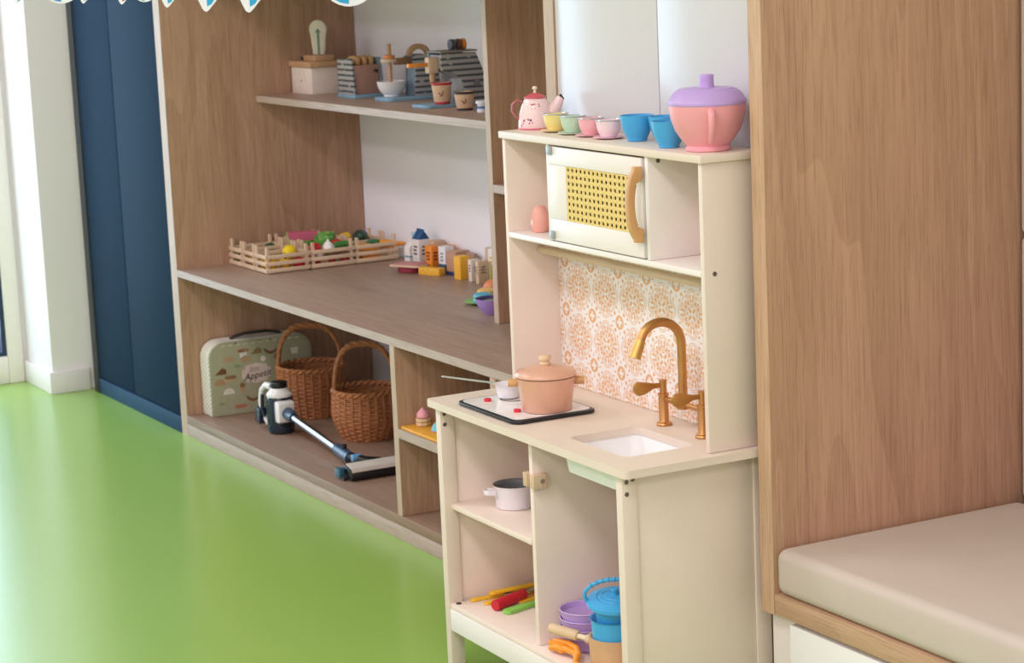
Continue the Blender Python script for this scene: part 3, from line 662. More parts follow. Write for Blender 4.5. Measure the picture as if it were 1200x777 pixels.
# vegetables -----------------------------------------------------------
STEMG = pm('3F7A34', .55)
def ball_prof(r, h, n=10, top=0.0, flat=0): return [(max(0, r * sin(pi * i / n)) if 0 < i < n else 0, h / 2 - h / 2 * cos(pi * i / n)) for i in range(n + 1)]
def veg(kind, crate, dx, dy, z, label, col, size=.02, rz=0, rx=0):
    cp = crates[crate]; loc = (cp[0] + dx, cp[1] + dy, WZ + z)
    c = thing(kind, label, kind.split('_')[-1], loc, radians(rz)); M = Matrix.Rotation(radians(rx), 4, 'X')
    m = pm(col, .42, var=.05)
    if kind in ('toy_tomato', 'toy_radish'):
        MB().lathe(ball_prof(size, size * 1.75), 20).build('flesh', m, c)
        for k in range(5):
            a = k * 2 * pi / 5; MB().prism([(0, -.0015), (.008, 0), (0, .0015)], 0, .0008, 'xy', T(0, 0, size * 1.74, 0, .35, a)).build('sepal', STEMG, c)
    elif kind == 'toy_lemon':
        MB().lathe([(0, 0), (.003, .001), (.005, .004)] + [(size * sin(pi * i / 10), .003 + size * 1.1 - size * 1.1 * cos(pi * i / 10)) for i in range(2, 9)] + [(.005, size * 2.2), (.003, size * 2.35), (0, size * 2.4)], 20, T(0, 0, size) @ Matrix.Rotation(pi / 2, 4, 'X') @ Matrix.Translation((0, 0, -size * 1.2))).build('flesh', m, c)
        MB().lathe([(0, 0), (.002, 0), (.0015, .002), (0, .002)], 8, T(0, -size * 1.18, size, pi / 2)).build('stem', STEMG, c)
    elif kind == 'toy_garlic':
        bm = MB(); seg = 24; prof = [(0, 0), (size * .7, .001), (size, size * .5), (size * .95, size * .9), (size * .6, size * 1.4), (size * .22, size * 1.75), (size * .12, size * 2.1), (0, size * 2.12)]
        bm.lathe(prof, seg); bm.v = [(x * (1 + .06 * cos(6 * math.atan2(y, x))), y * (1 + .06 * cos(6 * math.atan2(y, x))), zz) for x, y, zz in bm.v]
        bm.build('bulb', m, c); MB().cyl(size * .5, -.0006, .0006, 12).build('root', pm('B9A27E', .7), c)
    elif kind in ('toy_cucumber', 'toy_bean'):
        L = size * 3.2; pth = [(-L, 0, size), (-L * .93, 0, size), (-L * .5, 0, size + .003), (0, 0, size + .004), (L * .5, 0, size + .003), (L * .93, 0, size), (L, 0, size)]
        MB().tube(pth, [size * .3, size * .7, size, size, size, size * .7, size * .3], 14).build('flesh', m, c)
        MB().tube([(L * .98, 0, size), (L * 1.1, 0, size + .002)], .0025, 8).build('stem', STEMG, c)
    elif kind == 'toy_carrot':
        L = size * 6; MB().tube([(0, 0, size), (L * .05, 0, size), (L * .5, 0, size * .9), (L * .95, 0, size * .7), (L, 0, size * .7)], [size * .6, size, size * .8, size * .4, size * .1], 14).build('root', m, c)
        for k in range(3): MB().prism([(0, -.002), (-.012, -.004), (-.02, 0), (-.012, .004), (0, .002)], 0, .002, 'xy', T(0, 0, size, (k - 1) * .9, (k - 1) * .2, (k - 1) * .4)).build('leaf', STEMG, c)
    elif kind == 'toy_lettuce':
        random.seed(int(dx * 1e4) + 7)
        for k in range(9):
            a = k * 2.4; rr = size * (1.05 - .06 * k); vs = []; fs = []; NU, NV = 7, 7
            for i in range(NU):
                for j in range(NV):
                    s_ = (i / (NU - 1) - .5) * 2.2; t_ = j / (NV - 1); rad = rr * (.35 + .75 * sin(t_ * 1.75)); wob = .10 * rr * sin(9 * s_ + 3 * k) * t_
                    vs.append(((rad + wob) * cos(a + s_ * .75), (rad + wob) * sin(a + s_ * .75), rr * 1.75 * t_ + .08 * rr * sin(7 * s_ + k)))
            for i in range(NU - 1):
                for j in range(NV - 1): p = i * NV + j; fs.append((p, p + NV, p + NV + 1, p + 1))
            b_ = MB(); b_.add(vs, fs); lf = b_.build('leaf', pm(('5E9A3E', '74AE4C', '4C8A34')[k % 3], .5), c)
            md = lf.modifiers.new('thick', 'SOLIDIFY'); md.thickness = .0012
    elif kind == 'toy_watermelon':
        R_ = size
        w_ = MB().prism(arc(0, R_, R_ * .92, 180, 360, 18), -.012, .012, 'xz').build('flesh', pm('C65A74', .5), c)
        ri = arc(0, R_, R_, 180, 360, 18) + arc(0, R_, R_ * .92, 360, 180, 18)
        vs = []; fs = []; n = len(ri) // 2
        MB().prism(ri, -.013, .013, 'xz').build('rind', pm('9CC46A', .45), c)
    elif kind in ('toy_avocado', 'toy_aubergine', 'toy_pear', 'toy_beetroot'):
        MB().lathe([(0, 0), (size * .6, size * .1), (size, size * .7), (size * .95, size * 1.2), (size * .6, size * 1.9), (size * .4, size * 2.2), (0, size * 2.35)], 22, T(0, 0, size * .95) @ Matrix.Rotation(radians(75), 4, 'X') @ Matrix.Translation((0, 0, -size))).build('flesh', m, c)
        MB().cyl(.002, 0, .006, 8, T(0, -size * 1.3, size * 1.25, radians(75))).build('stem', STEMG, c)
    elif kind == 'toy_pepper':
        bm = MB().lathe([(0, .002), (size * .5, 0), (size * .8, size * .4), (size, size * 1.3), (size * .85, size * 1.8), (size * .3, size * 1.75), (0, size * 1.7)], 24)
        bm.v = [(x * (1 + .08 * cos(4 * math.atan2(y, x))), y * (1 + .08 * cos(4 * math.atan2(y, x))), zz) for x, y, zz in bm.v]
        bm.build('flesh', m, c); MB().tube([(0, 0, size * 1.7), (.001, 0, size * 2.0), (.003, 0, size * 2.2)], .0028, 8).build('stem', STEMG, c)
    return c
Z0 = .0038
veg('toy_lemon', (2, 0), .006, .022, .0300, 'bright yellow lemon on top of the nearest crate', 'F2D21E', .0195, 25)
veg('toy_pepper', (2, 0), .018, -.040, Z0, 'yellow pepper low inside the nearest crate', 'EDBE22', .018)
veg('toy_pepper', (2, 0), .016, .003, Z0, 'amber pepper under the lemon in the nearest crate', 'E8B02A', .0165)
veg('toy_tomato', (2, 0), .018, .042, Z0, 'red tomato inside the lemon crate', 'C3202A', .018)
veg('toy_pepper', (2, 0), -.020, -.038, Z0, 'golden pepper seen through the end slats of the lemon crate', 'E5B42C', .017)
veg('toy_pear', (2, 0), -.020, .022, Z0, 'mustard yellow pear deep inside the lemon crate', 'D9A92A', .0145)
veg('toy_pepper', (1, 0), -.004, -.034, Z0, 'yellow pepper in the middle front crate', 'E3B32E', .019)
veg('toy_cucumber', (1, 0), .0, .030, .02, 'green cucumber in the middle front crate', '2F6B3A', .0105, 80)
veg('toy_cucumber', (0, 0), .002, -.028, .012, 'dark green cucumber in the corner crate', '1F5F3C', .0105, 84)
veg('toy_avocado', (0, 0), .006, .038, .022, 'deep green avocado in the corner crate', '20553A', .017, 30)
veg('toy_tomato', (2, 1), .020, -.042, 0.0400, 'red tomato beside the garlic', 'C8222E', .0165)
veg('toy_radish', (2, 1), .026, -.034, 0.0260, 'pale pink radish in front of the red tomato', 'E6D2CC', .0125)
veg('toy_garlic', (2, 1), .022, -.004, 0.0400, 'white garlic bulb in the crate of tomatoes', 'F1ECE8', .0168)
veg('toy_tomato', (2, 1), .008, .028, 0.0400, 'red tomato behind the cucumber and the garlic', 'CE2632', .0175)
veg('toy_cucumber', (2, 1), .024, .036, 0.0440, 'long green cucumber along the garlic crate', '3F7D3C', .0095, 86)
veg('toy_tomato', (2, 1), .016, -.038, Z0 - .001, 'red tomato at the bottom of the garlic crate', 'B81E2A', .0115)
veg('toy_tomato', (2, 1), .020, .006, Z0 - .001, 'red tomato behind the lower slats of the garlic crate', 'BE202C', .011)
veg('toy_tomato', (2, 1), .018, .046, Z0 - .001, 'small red tomato in the far end of the garlic crate', 'C0242E', .011)
veg('toy_lettuce', (2, 1), -.020, .002, .030, 'leafy green lettuce behind the garlic', '5E9A3E', .026)
veg('toy_watermelon', (1, 1), -.012, -.024, .040, 'pink watermelon slice with green rind standing in a crate', 'C65A74', .046, 68)
veg('toy_lettuce', (1, 1), .010, -.030, .022, 'bright green lettuce below the watermelon slice', '6FA848', .024)
veg('toy_lettuce', (1, 1), .014, .030, .030, 'curly dark green lettuce beside the watermelon slice', '4C8A34', .028)
veg('toy_beetroot', (0, 1), .012, .024, .035, 'dark red beetroot behind the green lettuce', '7A2A2C', .021, 20)
veg('toy_beetroot', (0, 1), -.014, -.02, .03, 'wine red beetroot near the oak side wall', '6E2430', .020, 60)
for k, (dx, dy, z, a, lb) in enumerate(((.026, -.05, .030, 78, 'orange carrot on the near side of the carrot crate'), (.010, -.045, .034, 84, 'orange carrot lying on top in the middle of its crate'), (-.008, -.05, .030, 80, 'orange carrot at the back of its crate'), (.022, -.04, .006, 82, 'orange carrot at the bottom behind the slats'), (.0, -.044, .008, 86, 'orange carrot deepest in its crate'), (.024, .018, .034, 74, 'orange carrot tip nearest the milk cartons'))):
    veg('toy_carrot', (2, 2), dx, dy, z, lb, 'EE9A33', .0095 if k < 5 else .012, a)
veg('toy_bean', (2, 2), -.018, .02, .036, 'dark green bean pod over the carrots', '2F6A3C', .0075, 70)
veg('toy_pear', (1, 2), -.006, -.030, .038, 'yellow pear at the back of the crates', 'E9BC26', .0175, 10)
veg('toy_avocado', (1, 2), .018, .006, .034, 'dark green avocado at the back of the crates', '23473A', .023, 70)
veg('toy_aubergine', (1, 2), -.02, .035, .02, 'deep red aubergine in the rear crate', '6A2A30', .017, 40)

# groceries ------------------------------------------------------------
def strokes(parent, col, y0, y1, z0, z1, x, n, seed, plane='x'):
    random.seed(seed)
    for k in range(n):
        z = z0 + (z1 - z0) * (k + .5) / n; h = (z1 - z0) / n * .55; a = y0 + random.uniform(0, .25) * (y1 - y0); b_ = y1 - random.uniform(0, .25) * (y1 - y0)
        if plane == 'x': MB().box(x - .0003, x + .0003, a, b_, z - h / 2, z + h / 2).build('print_mark', col, parent)
        else: MB().box(a, b_, x - .0003, x + .0003, z - h / 2, z + h / 2).build('print_mark', col, parent)
def carton(label, loc, w, d, h, col, rz=0, gable=False, band=None, bandcol=None, mark=None, cat='carton', cap=None, name='toy_carton', bandz=(.0, .3)):
    loc = (loc[0] + .066 + (loc[0] + .55) * .13, min(loc[1], YB - .006 - d * .56), loc[2]); w *= 1.08; d *= 1.0; h *= 1.17
    c = thing(name, label, cat, loc, radians(rz)); m = pm(col, .5, var=.03)
    hh = h * .74 if gable else h
    MB().box(-w / 2, w / 2, -d / 2, d / 2, 0, hh).build('body', m, c, bev=.0012)
    if gable:
        gp = [(-d / 2 * .96, hh), (d / 2 * .96, hh), (.0015, h * .95), (.0015, h), (-.0015, h), (-.0015, h * .95)]
        MB().prism(gp, -w / 2 * .96, w / 2 * .96, 'yz').build('gable_top', pm(cap or col, .5), c, bev=.0006)
    if bandcol: MB().box(-w / 2 - .0005, w / 2 + .0005, -d / 2 - .0005, d / 2 + .0005, hh * bandz[0], hh * bandz[1]).build('printed_band', pm(bandcol, .5), c, bev=.0003)
    if mark: strokes(c, pm(mark, .5), -d * .28, d * .28, hh * .42, hh * .8, w / 2 + .0003, 3, len(label)); strokes(c, pm(mark, .5), -w * .28, w * .28, hh * .42, hh * .8, -d / 2 - .0003, 3, len(label), 'y')
    return c
# red tin with board
c = thing('toy_meat_tray', 'dark red round toy tin with a pale pink lid board', 'food tin', (-.712, .472, WZ), radians(28))
MB().lathe([(0, 0), (.030, 0), (.032, .002), (.032, .014), (.030, .016), (0, .016)], 32, sx=1.1).build('tin', pm('8E2238', .45), c)
MB().prism(rrect(-.050, .050, -.036, .036, .012), .0163, .0205, 'xy').build('lid_board', BEECH_X, c, bev=.001)
MB().prism(rrect(-.043, .043, -.030, .030, .01), .0205, .0225, 'xy').build('ham_slice', pm('C88486', .5), c, bev=.0006)
carton('small white milk carton with a teal stripe', (-.852, .530, WZ), .026, .028, .056, 'EAE4DE', 8, True, bandcol='4A8F9E', bandz=(.46, .54))
carton('tall white milk carton with a dark blue gable top', (-.805, .535, WZ), .034, .036, .088, 'E6DCD8', 5, True, cap='1E4E80', bandcol='1F4C7A', bandz=(0, .2), mark='5A5A62')
carton('pale wooden carton with a green badge behind the orange box', (-.748, .550, WZ), .030, .034, .066, 'C9A98C', 0, mark='7DBA5E')
carton('light blue box peeking over the carrots', (-.870, .562, WZ), .03, .02, .072, 'A9C6D6', 0, cat='box')
carton('orange juice box with brown lettering strokes', (-.725, .522, WZ), .030, .024, .058, 'E88A2C', 8, mark='7A3A16', cat='box')
carton('flat orange packet behind the white and blue carton', (-.690, .556, WZ), .036, .018, .060, 'E0904A', 0, cat='box')
carton('white carton with a dark teal base', (-.678, .538, WZ), .028, .030, .060, 'E6E4E6', 10, bandcol='2E4C62', bandz=(0, .34), mark='8A8E9A')
c = carton('brown pasta box with a dark blue lower corner', (-.632, .548, WZ), .036, .048, .054, 'B98F72', 14, cat='box', bandcol='2A3A66', bandz=(0, .16))
MB().lathe([(0, 0), (.014, 0), (.012, .0008), (0, .0009)], 20, T(.0186, 0, .022, 0, pi / 2)).build('printed_bowl', pm('DDA876', .5), c)
carton('thin brown packet standing behind the yellow box', (-.585, .560, WZ), .04, .012, .052, 'A98A72', 0, cat='box')
c = carton('yellow cracker box in front of the packet row', (-.560, .515, WZ), .026, .032, .052, 'F0B436', 10, cat='box')
carton('pale box with a dark pictogram next to the yellow box', (-.515, .525, WZ), .014, .030, .048, 'E2D6C6', 8, mark='4A4640', cat='box')
carton('pale wooden packet third from the divider', (-.470, .520, WZ), .012, .032, .050, 'D9BE9C', 8, mark='8C7C6A', cat='box')
carton('tall white packet with a yellow motif at the back', (-.462, .556, WZ), .03, .026, .074, 'E6E2DE', 4, mark='E0C04A', cat='box')
carton('plain beech packet leaning by the white packet', (-.500, .562, WZ), .02, .016, .072, 'CDB090', 0, cat='box')
carton('olive green packet between the pale packets', (-.430, .535, WZ), .012, .03, .044, 'A8963A', 0, cat='box')
carton('tan box with an orange motif nearest the divider', (-.395, .540, WZ), .026, .036, .068, 'C9A284', 0, mark='E07A3A', cat='box')
c = thing('toy_cheese', 'yellow block of toy cheese lying in front of the orange box', 'cheese', (-.618, .488, WZ), radians(22))
MB().box(-.036, .036, -.013, .013, 0, .0195).build('block', pm('EDB33C', .45), c, bev=.0012)
for k in range(7):
    MB().lathe([(0, 0), (.0022, 0), (.0016, .0004), (0, .0004)], 10, T(-.03 + k * .0098, -.0131, .006 + .007 * (k % 2), pi / 2)).build('hole', pm('D49A2A', .5), c)
# plate with macarons, bowl, burger
tag(MB().lathe([(0, 0), (.028, 0), (.036, .004), (.048, .007), (.048, .0084), (.036, .0058), (0, .003)], 40).build('toy_plate', pm('7DBB5C', .4), loc=(-.110, .375, WZ)), 'green toy plate under the macarons', 'plate')
def macaron(label, loc, col, fill):
    c = thing('toy_macaron', label, 'macaron', loc, 0, 'toy macarons on the plate')
    MB().lathe([(0, 0), (.016, 0), (.0225, .003), (.0235, .0075), (.0225, .010), (0, .010)], 28).build('bottom_shell', pm(col, .45), c)
    MB().lathe([(0, .0095), (.0205, .0095), (.0215, .0120), (.0205, .0145), (0, .0145)], 28).build('filling', pm(fill, .5), c)
    MB().lathe([(0, .014), (.0225, .014), (.0235, .0165), (.0215, .0215), (.013, .0255), (0, .0265)], 28).build('top_shell', pm(col, .45), c)
macaron('blue toy macaron at the front of the green plate', (-.100, .366, WZ + .0035), '5FB0C4', 'DCE8EA')
macaron('yellow toy macaron behind the blue one', (-.148, .402, WZ + .0045), 'E8B868', 'F0D8A0')
c = thing('toy_burger', 'orange toy burger with lettuce beside the divider', 'burger', (-.205, .452, WZ))
MB().lathe([(0, 0), (.022, 0), (.026, .004), (.026, .010), (0, .010)], 28).build('bun_base', pm('D98A52', .5), c)
MB().lathe([(0, .0102), (.027, .0102), (.028, .0125), (.027, .015), (0, .015)], 28).build('lettuce', pm('6FAE54', .5), c)
MB().lathe([(0, .0152), (.026, .0152), (.0265, .021), (.022, .031), (.012, .038), (0, .040)], 28).build('bun_top', pm('E0895A', .5), c)
c = thing('toy_bowl', 'lilac toy bowl with a dark inside beside the oak divider', 'bowl', (.035, .318, WZ))
MB().lathe([(0, 0), (.017, 0), (.019, .003), (.030, .016), (.036, .030), (.0375, .038)], 36, cap=False).build('outside', pm('A689CC', .42), c)
MB().lathe([(.0375, .038), (.0352, .036), (.030, .020), (.02, .006), (0, .004)], 36, cap=False).build('inside', pm('4A3A74', .5), c)
tag(MB().lathe([(0, 0), (.022, .002), (.026, .007), (.02, .012), (0, .014)], 20).build('toy_salad', pm('7AB04A', .5), loc=(.035, .318, WZ + .0195)), 'green toy salad filling in the lilac bowl', 'salad')

# ================================================================== UPPER SHELF
UZ = .9322
def stripe_mat():
    t = NT('striped_print'); v = t.coords(); sx = t.n('ShaderNodeSeparateXYZ'); t.l(v, sx.inputs[0]); M = t.math
    f = M('FRACT', M('MULTIPLY', sx.outputs[2], 70)); line = M('LESS_THAN', f, .42)
    vo = t.n('ShaderNodeTexVoronoi'); vo.inputs['Scale'].default_value = 38; t.l(v, vo.inputs['Vector'])
    spot = M('LESS_THAN', vo.outputs['Distance'], .26)
    line = M('MULTIPLY', line, M('SUBTRACT', 1, spot))
    t.color(t.mix(line, lin('A6A29E'), lin('465056'))); t.b.inputs['Roughness'].default_value = .55; return t.m
STRIPE = stripe_mat(); GREYP = pm('8496A2', .5)
# white box with wooden lid and paddle
c = thing('toy_mill_box', 'white toy box with a wooden lid and an upright paddle', 'toy appliance', (-1.143, .414, UZ))
MB().box(-.070, .070, -.040, .040, 0, .073).build('box', pm('E4D6C8', .5), c, bev=.001)
lid = MB().box(-.0745, .0765, -.045, .045, .0733, .089).build('lid', pm('BE9670', .5, var=.06), c, bev=.0012)
MB().box(-.022, .060, -.022, .034, .0893, .1055).build('block', pm('BE9670', .5, var=.06), lid, bev=.001)
MB().cyl(.0022, 0, .001, 10, T(0, -.0405, .036, pi / 2)).build('screw', DARK, c)
pd = [(-.014, .106), (.018, .106), (.024, .165)] + arc(.002, .175, .024, -10, 190, 14, .026) + [(-.020, .165)]
M_ = T(.022, .006, 0, 0, 0, radians(52))
pdl = MB().prism(pd, -.008, .008, 'xz', M_).build('paddle', pm('DCD2C0', .5), c, bev=.0015)
MB().box(.0, .006, -.0095, -.0081, .107, .170, M_).build('green_stem', pm('6E8A72', .5), pdl)
MB().prism([(-.006, .166), (.003, .178), (.012, .164), (.003, .170)], -.0095, -.0081, 'xz', M_).build('arrow_mark', pm('66705C', .5), pdl)
tag(MB().lathe([(0, 0), (.02, 0), (.024, .004), (.024, .006), (.0, .006)], 24, sx=1.2).build('toy_lid', pm('6A7072', .4), loc=(-1.160, .3945, UZ + .0895)), 'small dark grey toy lid lying on the wooden lid', 'lid') if False else None
MB().lathe([(0, .0892), (.008, .0892), (.011, .0955), (.0105, .0985), (0, .1)], 24, T(-.041, -.01, 0), sx=1.2).build('dark_knob', DARK, lid)
# toaster
c = thing('toy_toaster', 'striped toy toaster with wooden slices of toast', 'toy appliance', (-.862, .425, UZ))
MB().box(-.056, .056, -.046, .048, 0, .009).build('base', BLUEBOARD, c, bev=.001)
tpz = [(-.052, .0092), (.050, .0092), (.040, .092)] + arc(.030, .094, .01, 10, 90, 4) + arc(-.042, .094, .01, 90, 170, 4)
pl = MB().prism(tpz, -.0435, -.0375, 'xz').build('side_plate', STRIPE, c, bev=.0006)
MB().prism(tpz, .0385, .0445, 'xz').build('side_plate', GREYP, c, bev=.0006)
MB().box(-.046, .040, -.0372, .0382, .0092, .086).build('body', pm('A98272', .5), c, bev=.001)
for y in (-.018, .002, .021):
    ts = MB().prism([(-.03, .0862), (.028, .0862), (.03, .098)] + arc(-.001, .098, .031, 10, 170, 10, .012), y - .005, y + .005, 'xz').build('toast', pm('C9A070', .6), c, bev=.001)
MB().tube([(.040, .024, .07), (.052, .024, .07)], .004, 10).build('lever', DARK, c)
# stand mixer
c = thing('toy_mixer', 'striped toy stand mixer with a white bowl and wooden whisk', 'toy appliance', (-.655, .440, UZ))
MB().prism(rrect(-.050, .052, -.056, .112, .016), 0, .009, 'xy').build('base', BLUEBOARD, c, bev=.001)
mp = [(.030, .0092), (.104, .0092), (.098, .09)] + arc(.078, .094, .02, 0, 90, 5) + [(.04, .116), (.022, .104), (.034, .085)]
pl = MB().prism(mp, .026, .032, 'yz').build('side_plate', STRIPE, c, bev=.0006); MB().prism(mp, -.032, -.026, 'yz').build('side_plate', GREYP, c, bev=.0006)
MB().prism([(.034, .0092), (.10, .0092), (.095, .088), (.05, .112), (.038, .1)], -.0255, .0255, 'yz').build('column', GREYP, c)
MB().prism([(-.010, .091), (.07, .091), (.07, .108), (-.010, .108)], -.012, .012, 'yz').build('arm', pm('8A6448', .5), c, bev=.002)
MB().prism(arc(.058, .112, .034, 0, 180, 12, .030) + arc(.058, .112, .020, 180, 0, 12, .016), -.006, .006, 'yz').build('lift_handle', pm('BE9670', .5, var=.06), c, bev=.001)
wk = MB().tube([(-.012, -.02, .034), (-.012, -.02, .146)], .0055, 12).build('whisk_rod', pm('BE9670', .5, var=.06), c)
MB().lathe([(0, .098), (.024, .098), (.024, .107), (0, .107)], 28, T(-.012, -.02, 0)).build('collar', pm('CDB49C', .5), wk, bev=.001)
MB().lathe([(0, .1072), (.0145, .1072), (.0145, .1165), (0, .1165)], 24, T(-.012, -.02, 0)).build('collar', pm('E08A48', .5), wk, bev=.001)
tag(MB().lathe(vessel([(.018, 0), (.021, .001), (.021, .005), (.030, .014), (.036, .026), (.0385, .040)], .0022), 36).build('toy_mixing_bowl', pm('E2DEDC', .35), loc=(-.667, .422, UZ + .0092)), 'white toy mixing bowl under the wooden whisk', 'bowl')
# coffee machine
c = thing('toy_coffee_machine', 'striped toy coffee machine with an orange lever', 'toy appliance', (-.346, .440, UZ))
MB().prism(rrect(-.046, .046, -.100, .085, .014), 0, .008, 'xy').build('base', BLUEBOARD, c, bev=.001)
cp = [(.012, .0082), (.078, .0082)] + arc(.00, .0082, .078, 0, 0, 1) + [(.074, .05), (.062, .092), (.046, .130), (-.050, .132), (-.050, .090)] + arc(-.048, .040, .060, 90, 0, 8, .048)
for x0, m in ((.032, STRIPE), (-.038, GREYP)): MB().prism(cp, x0, x0 + .006, 'yz').build('side_plate', m, c, bev=.0006)
MB().prism([(.016, .0082), (.074, .0082), (.07, .05), (.058, .09), (.042, .126), (-.046, .127), (-.046, .094), (-.02, .088), (.006, .066)], -.0315, .0315, 'yz').build('body', pm('9C948E', .5), c)
MB().box(-.038, .040, -.052, .050, .1325, .1365).build('top_plate', pm('8A8078', .5), c, bev=.0006)
MB().box(-.01, .012, -.072, -.0465, .084, .122).build('brew_group', BEECH, c, bev=.0015)
MB().cyl(.007, .062, .0838, 16, T(.001, -.058, 0)).build('nozzle', pm('BE9670', .5, var=.06), c)
MB().box(-.006, .008, -.125, -.0725, .100, .110).build('lever', pm('E8933C', .45), c, bev=.0015)
MB().lathe([(0, 0), (.0085, 0), (.0085, .003), (0, .004)], 18, T(.0383, .045, .055, 0, pi / 2)).build('dial', pm('7A7672', .5), c)
for k, (y, col, lb) in enumerate(((-.005, '4A4A54', 'dark grey coffee disc standing on the coffee machine'), (.012, '6A4A3C', 'brown coffee disc standing between two others'), (.026, 'E08238', 'orange coffee disc standing on the coffee machine'))):
    o = MB().cyl(.0135, -.005, .005, 24, T(0, 0, .0135, pi / 2)).build('coffee_disc', pm(col, .5), bev=.0008, loc=(-.338, .440 + y, UZ + .1367)); tag(o, lb, 'disc', 'toy coffee discs')
def papercup(label, loc, rim, s=1.0, band=True):
    c = thing('toy_cup', label, 'cup', loc, 0, 'toy takeaway cups')
    h = .052 * s
    MB().lathe(vessel([(.018, 0), (.019, .001), (.0255, h)], .0018), 30).build('body', pm('D6B692', .5), c)
    MB().lathe([(.0188, .0), (.0195, .0), (.0200, .006), (.0193, .006)], 30, cap=False).build('base_band', pm(rim, .45), c)
    MB().lathe([(.0235, h - .005), (.0258, h - .005), (.0265, h + .001), (.0242, h + .001)], 30, cap=False).build('rim_band', pm(rim, .45), c)
    for k, (a, z) in enumerate(((-38, .5), (-28, .42), (-20, .56))):
        r = .019 + .0065 * z + .0004; a = radians(a)
        MB().prism([(-.006, 0), (0, -.002), (.006, 0), (0, .002)], 0, .0006, 'xy', T(r * cos(a), r * sin(a), h * z) @ Matrix.Rotation(a, 4, 'Z') @ Matrix.Rotation(pi / 2 - .13, 4, 'Y') @ Matrix.Rotation(1 + k, 4, 'Z')).build('leaf_print', pm('7A4A34', .5), c)
papercup('pale toy takeaway cup with red bands', (-.318, .392, UZ + .0083), 'B0283A')
papercup('pale toy takeaway cup with dark brown rim', (-.182, .384, UZ), '3A2E2C', .86)
c = thing('toy_milk_jug', 'small white and blue toy jug at the end of the shelf', 'jug', (-.092, .384, UZ))
MB().lathe([(0, 0), (.012, 0), (.013, .004), (.011, .012), (.012, .02), (0, .02)], 20).build('body', pm('E4E6EA', .4), c)
MB().cyl(.0122, .0085, .0145, 20).build('blue_band', pm('4A78A8', .5), c)
MB().lathe([(0, .0202), (.015, .0202), (.015, .027), (0, .028)], 20).build('lid', pm('E9E9EA', .4), c)

# ================================================================== LOWER COMPARTMENT
LZ = .0583
# suitcase: front face looks along +x
sc = thing('toy_suitcase', 'sage green toy suitcase with food motifs and a word label', 'suitcase', (-1.173, .20, LZ), radians(-1.5))
SAGE = pm('A5A486', .6, var=.04, scale=60)
def sprof(y0, y1, z1, r, rb=.004): return arc(y1 - rb, rb, rb, -90, 0, 3) + arc(y1 - r, z1 - r, r, 0, 90, 8) + arc(y0 + r, z1 - r, r, 90, 180, 8) + arc(y0 + rb, rb, rb, 180, 270, 3)
MB().prism(sprof(-.152, .152, .206, .045), .0305, .036, 'yz').build('front_shell', SAGE, sc, bev=.002)
MB().prism(sprof(-.152, .152, .206, .045), -.040, -.0355, 'yz').build('back_shell', SAGE, sc, bev=.002)
def rib_mat():
    t = NT('rope_piping'); v = t.coords((1, 1, 1), (0, radians(30), 0)); sx = t.n('ShaderNodeSeparateXYZ'); t.l(v, sx.inputs[0])
    f = t.math('SINE', t.math('MULTIPLY', sx.outputs[2], 620)); f = t.math('MULTIPLY_ADD', f, .5, .5)
    t.color(t.mix(f, lin('CFCABC'), lin('F1EEE4'))); t.b.inputs['Roughness'].default_value = .7; t.bump(f, .8, .002); return t.m
tag(MB().prism(sprof(-.1535, .1535, .2075, .0465), -.035, .0300, 'yz').build('side_band', rib_mat(), sc), 'white ribbed side band')
MB().tube([(0, -.075, .208), (0, -.06, .214), (0, -.03, .219), (0, .03, .219), (0, .06, .214), (0, .075, .208)], .0045, 10, flat=1.6).build('carry_handle', pm('3A3532', .5), sc)
for y in (-.072, -.0, .03, .072):
    MB().lathe([(0, 0), (.0042, 0), (.003, .002), (0, .0025)], 12, T(.0345, y, .2005, 0, pi / 2)).build('rivet', STEEL, sc)
for y in range(-5, 6):
    MB().box(.0358, .0366, y * .022 - .006, y * .022 + .006, .1955, .1972).build('stitch', pm('E9E4D6', .6), sc)
# label and motifs in the (y,z) plane of the front shell
lbp = [(-.032, -.012), (-.026, -.012), (-.024, -.020), (-.012, -.022), (0, -.025), (.012, -.022), (.024, -.020), (.026, -.012), (.032, -.012), (.034, 0), (.032, .012), (.026, .012), (.024, .020), (.012, .022), (0, .025), (-.012, .022), (-.024, .020), (-.026, .012), (-.032, .012), (-.034, 0)]
lab = MB().prism([(y * 1.3 - .016, z * 1.15 + .110) for y, z in lbp], .0358, .0368, 'yz').build('label_plate', pm('D9C8BC', .6), sc); lab['label'] = 'pale scalloped label reading Bon Appetit'
for body, sz, y, z in (('Bon', .019, -.024, .122), ('Appetit', .0265, -.015, .104)):
    me = text_mesh(body, sz, .0003, .35); me.materials.append(TEXT if body != 'Bon' else pm('A89C94', .6)); o = bpy.data.objects.new('lettering', me); COL.objects.link(o); o.parent = lab
    o.matrix_local = Matrix(((0, 0, 1, .0371), (cos(.1), -sin(.1), 0, y), (sin(.1), cos(.1), 0, z), (0, 0, 0, 1)))
def motif(kind, y, z, col, s=1.3):
    sh = {'half': arc(0, 0, .013, 0, 180, 8), 'cup': [(-.009, .007), (.009, .007), (.007, -.007), (-.007, -.007)], 'wedge': [(-.013, -.006), (.013, -.006), (.013, .004), (.004, .008)], 'banana': arc(0, .012, .017, 200, 330, 8) + arc(.001, .016, .015, 325, 205, 8), 'bar': rrect(-.013, .013, -.004, .004, .003, 2), 'cone': [(-.005, .004), (.005, .004), (0, -.012)], 'dot': arc(0, 0, .006, 0, 330, 9), 'leaf': [(-.009, 0), (0, .004), (.009, 0), (0, -.004)]}[kind]
    return MB().prism([(y + p[0] * s, z + p[1] * s) for p in sh], .0359, .0365, 'yz').build('printed_motif', pm(col, .6), sc)
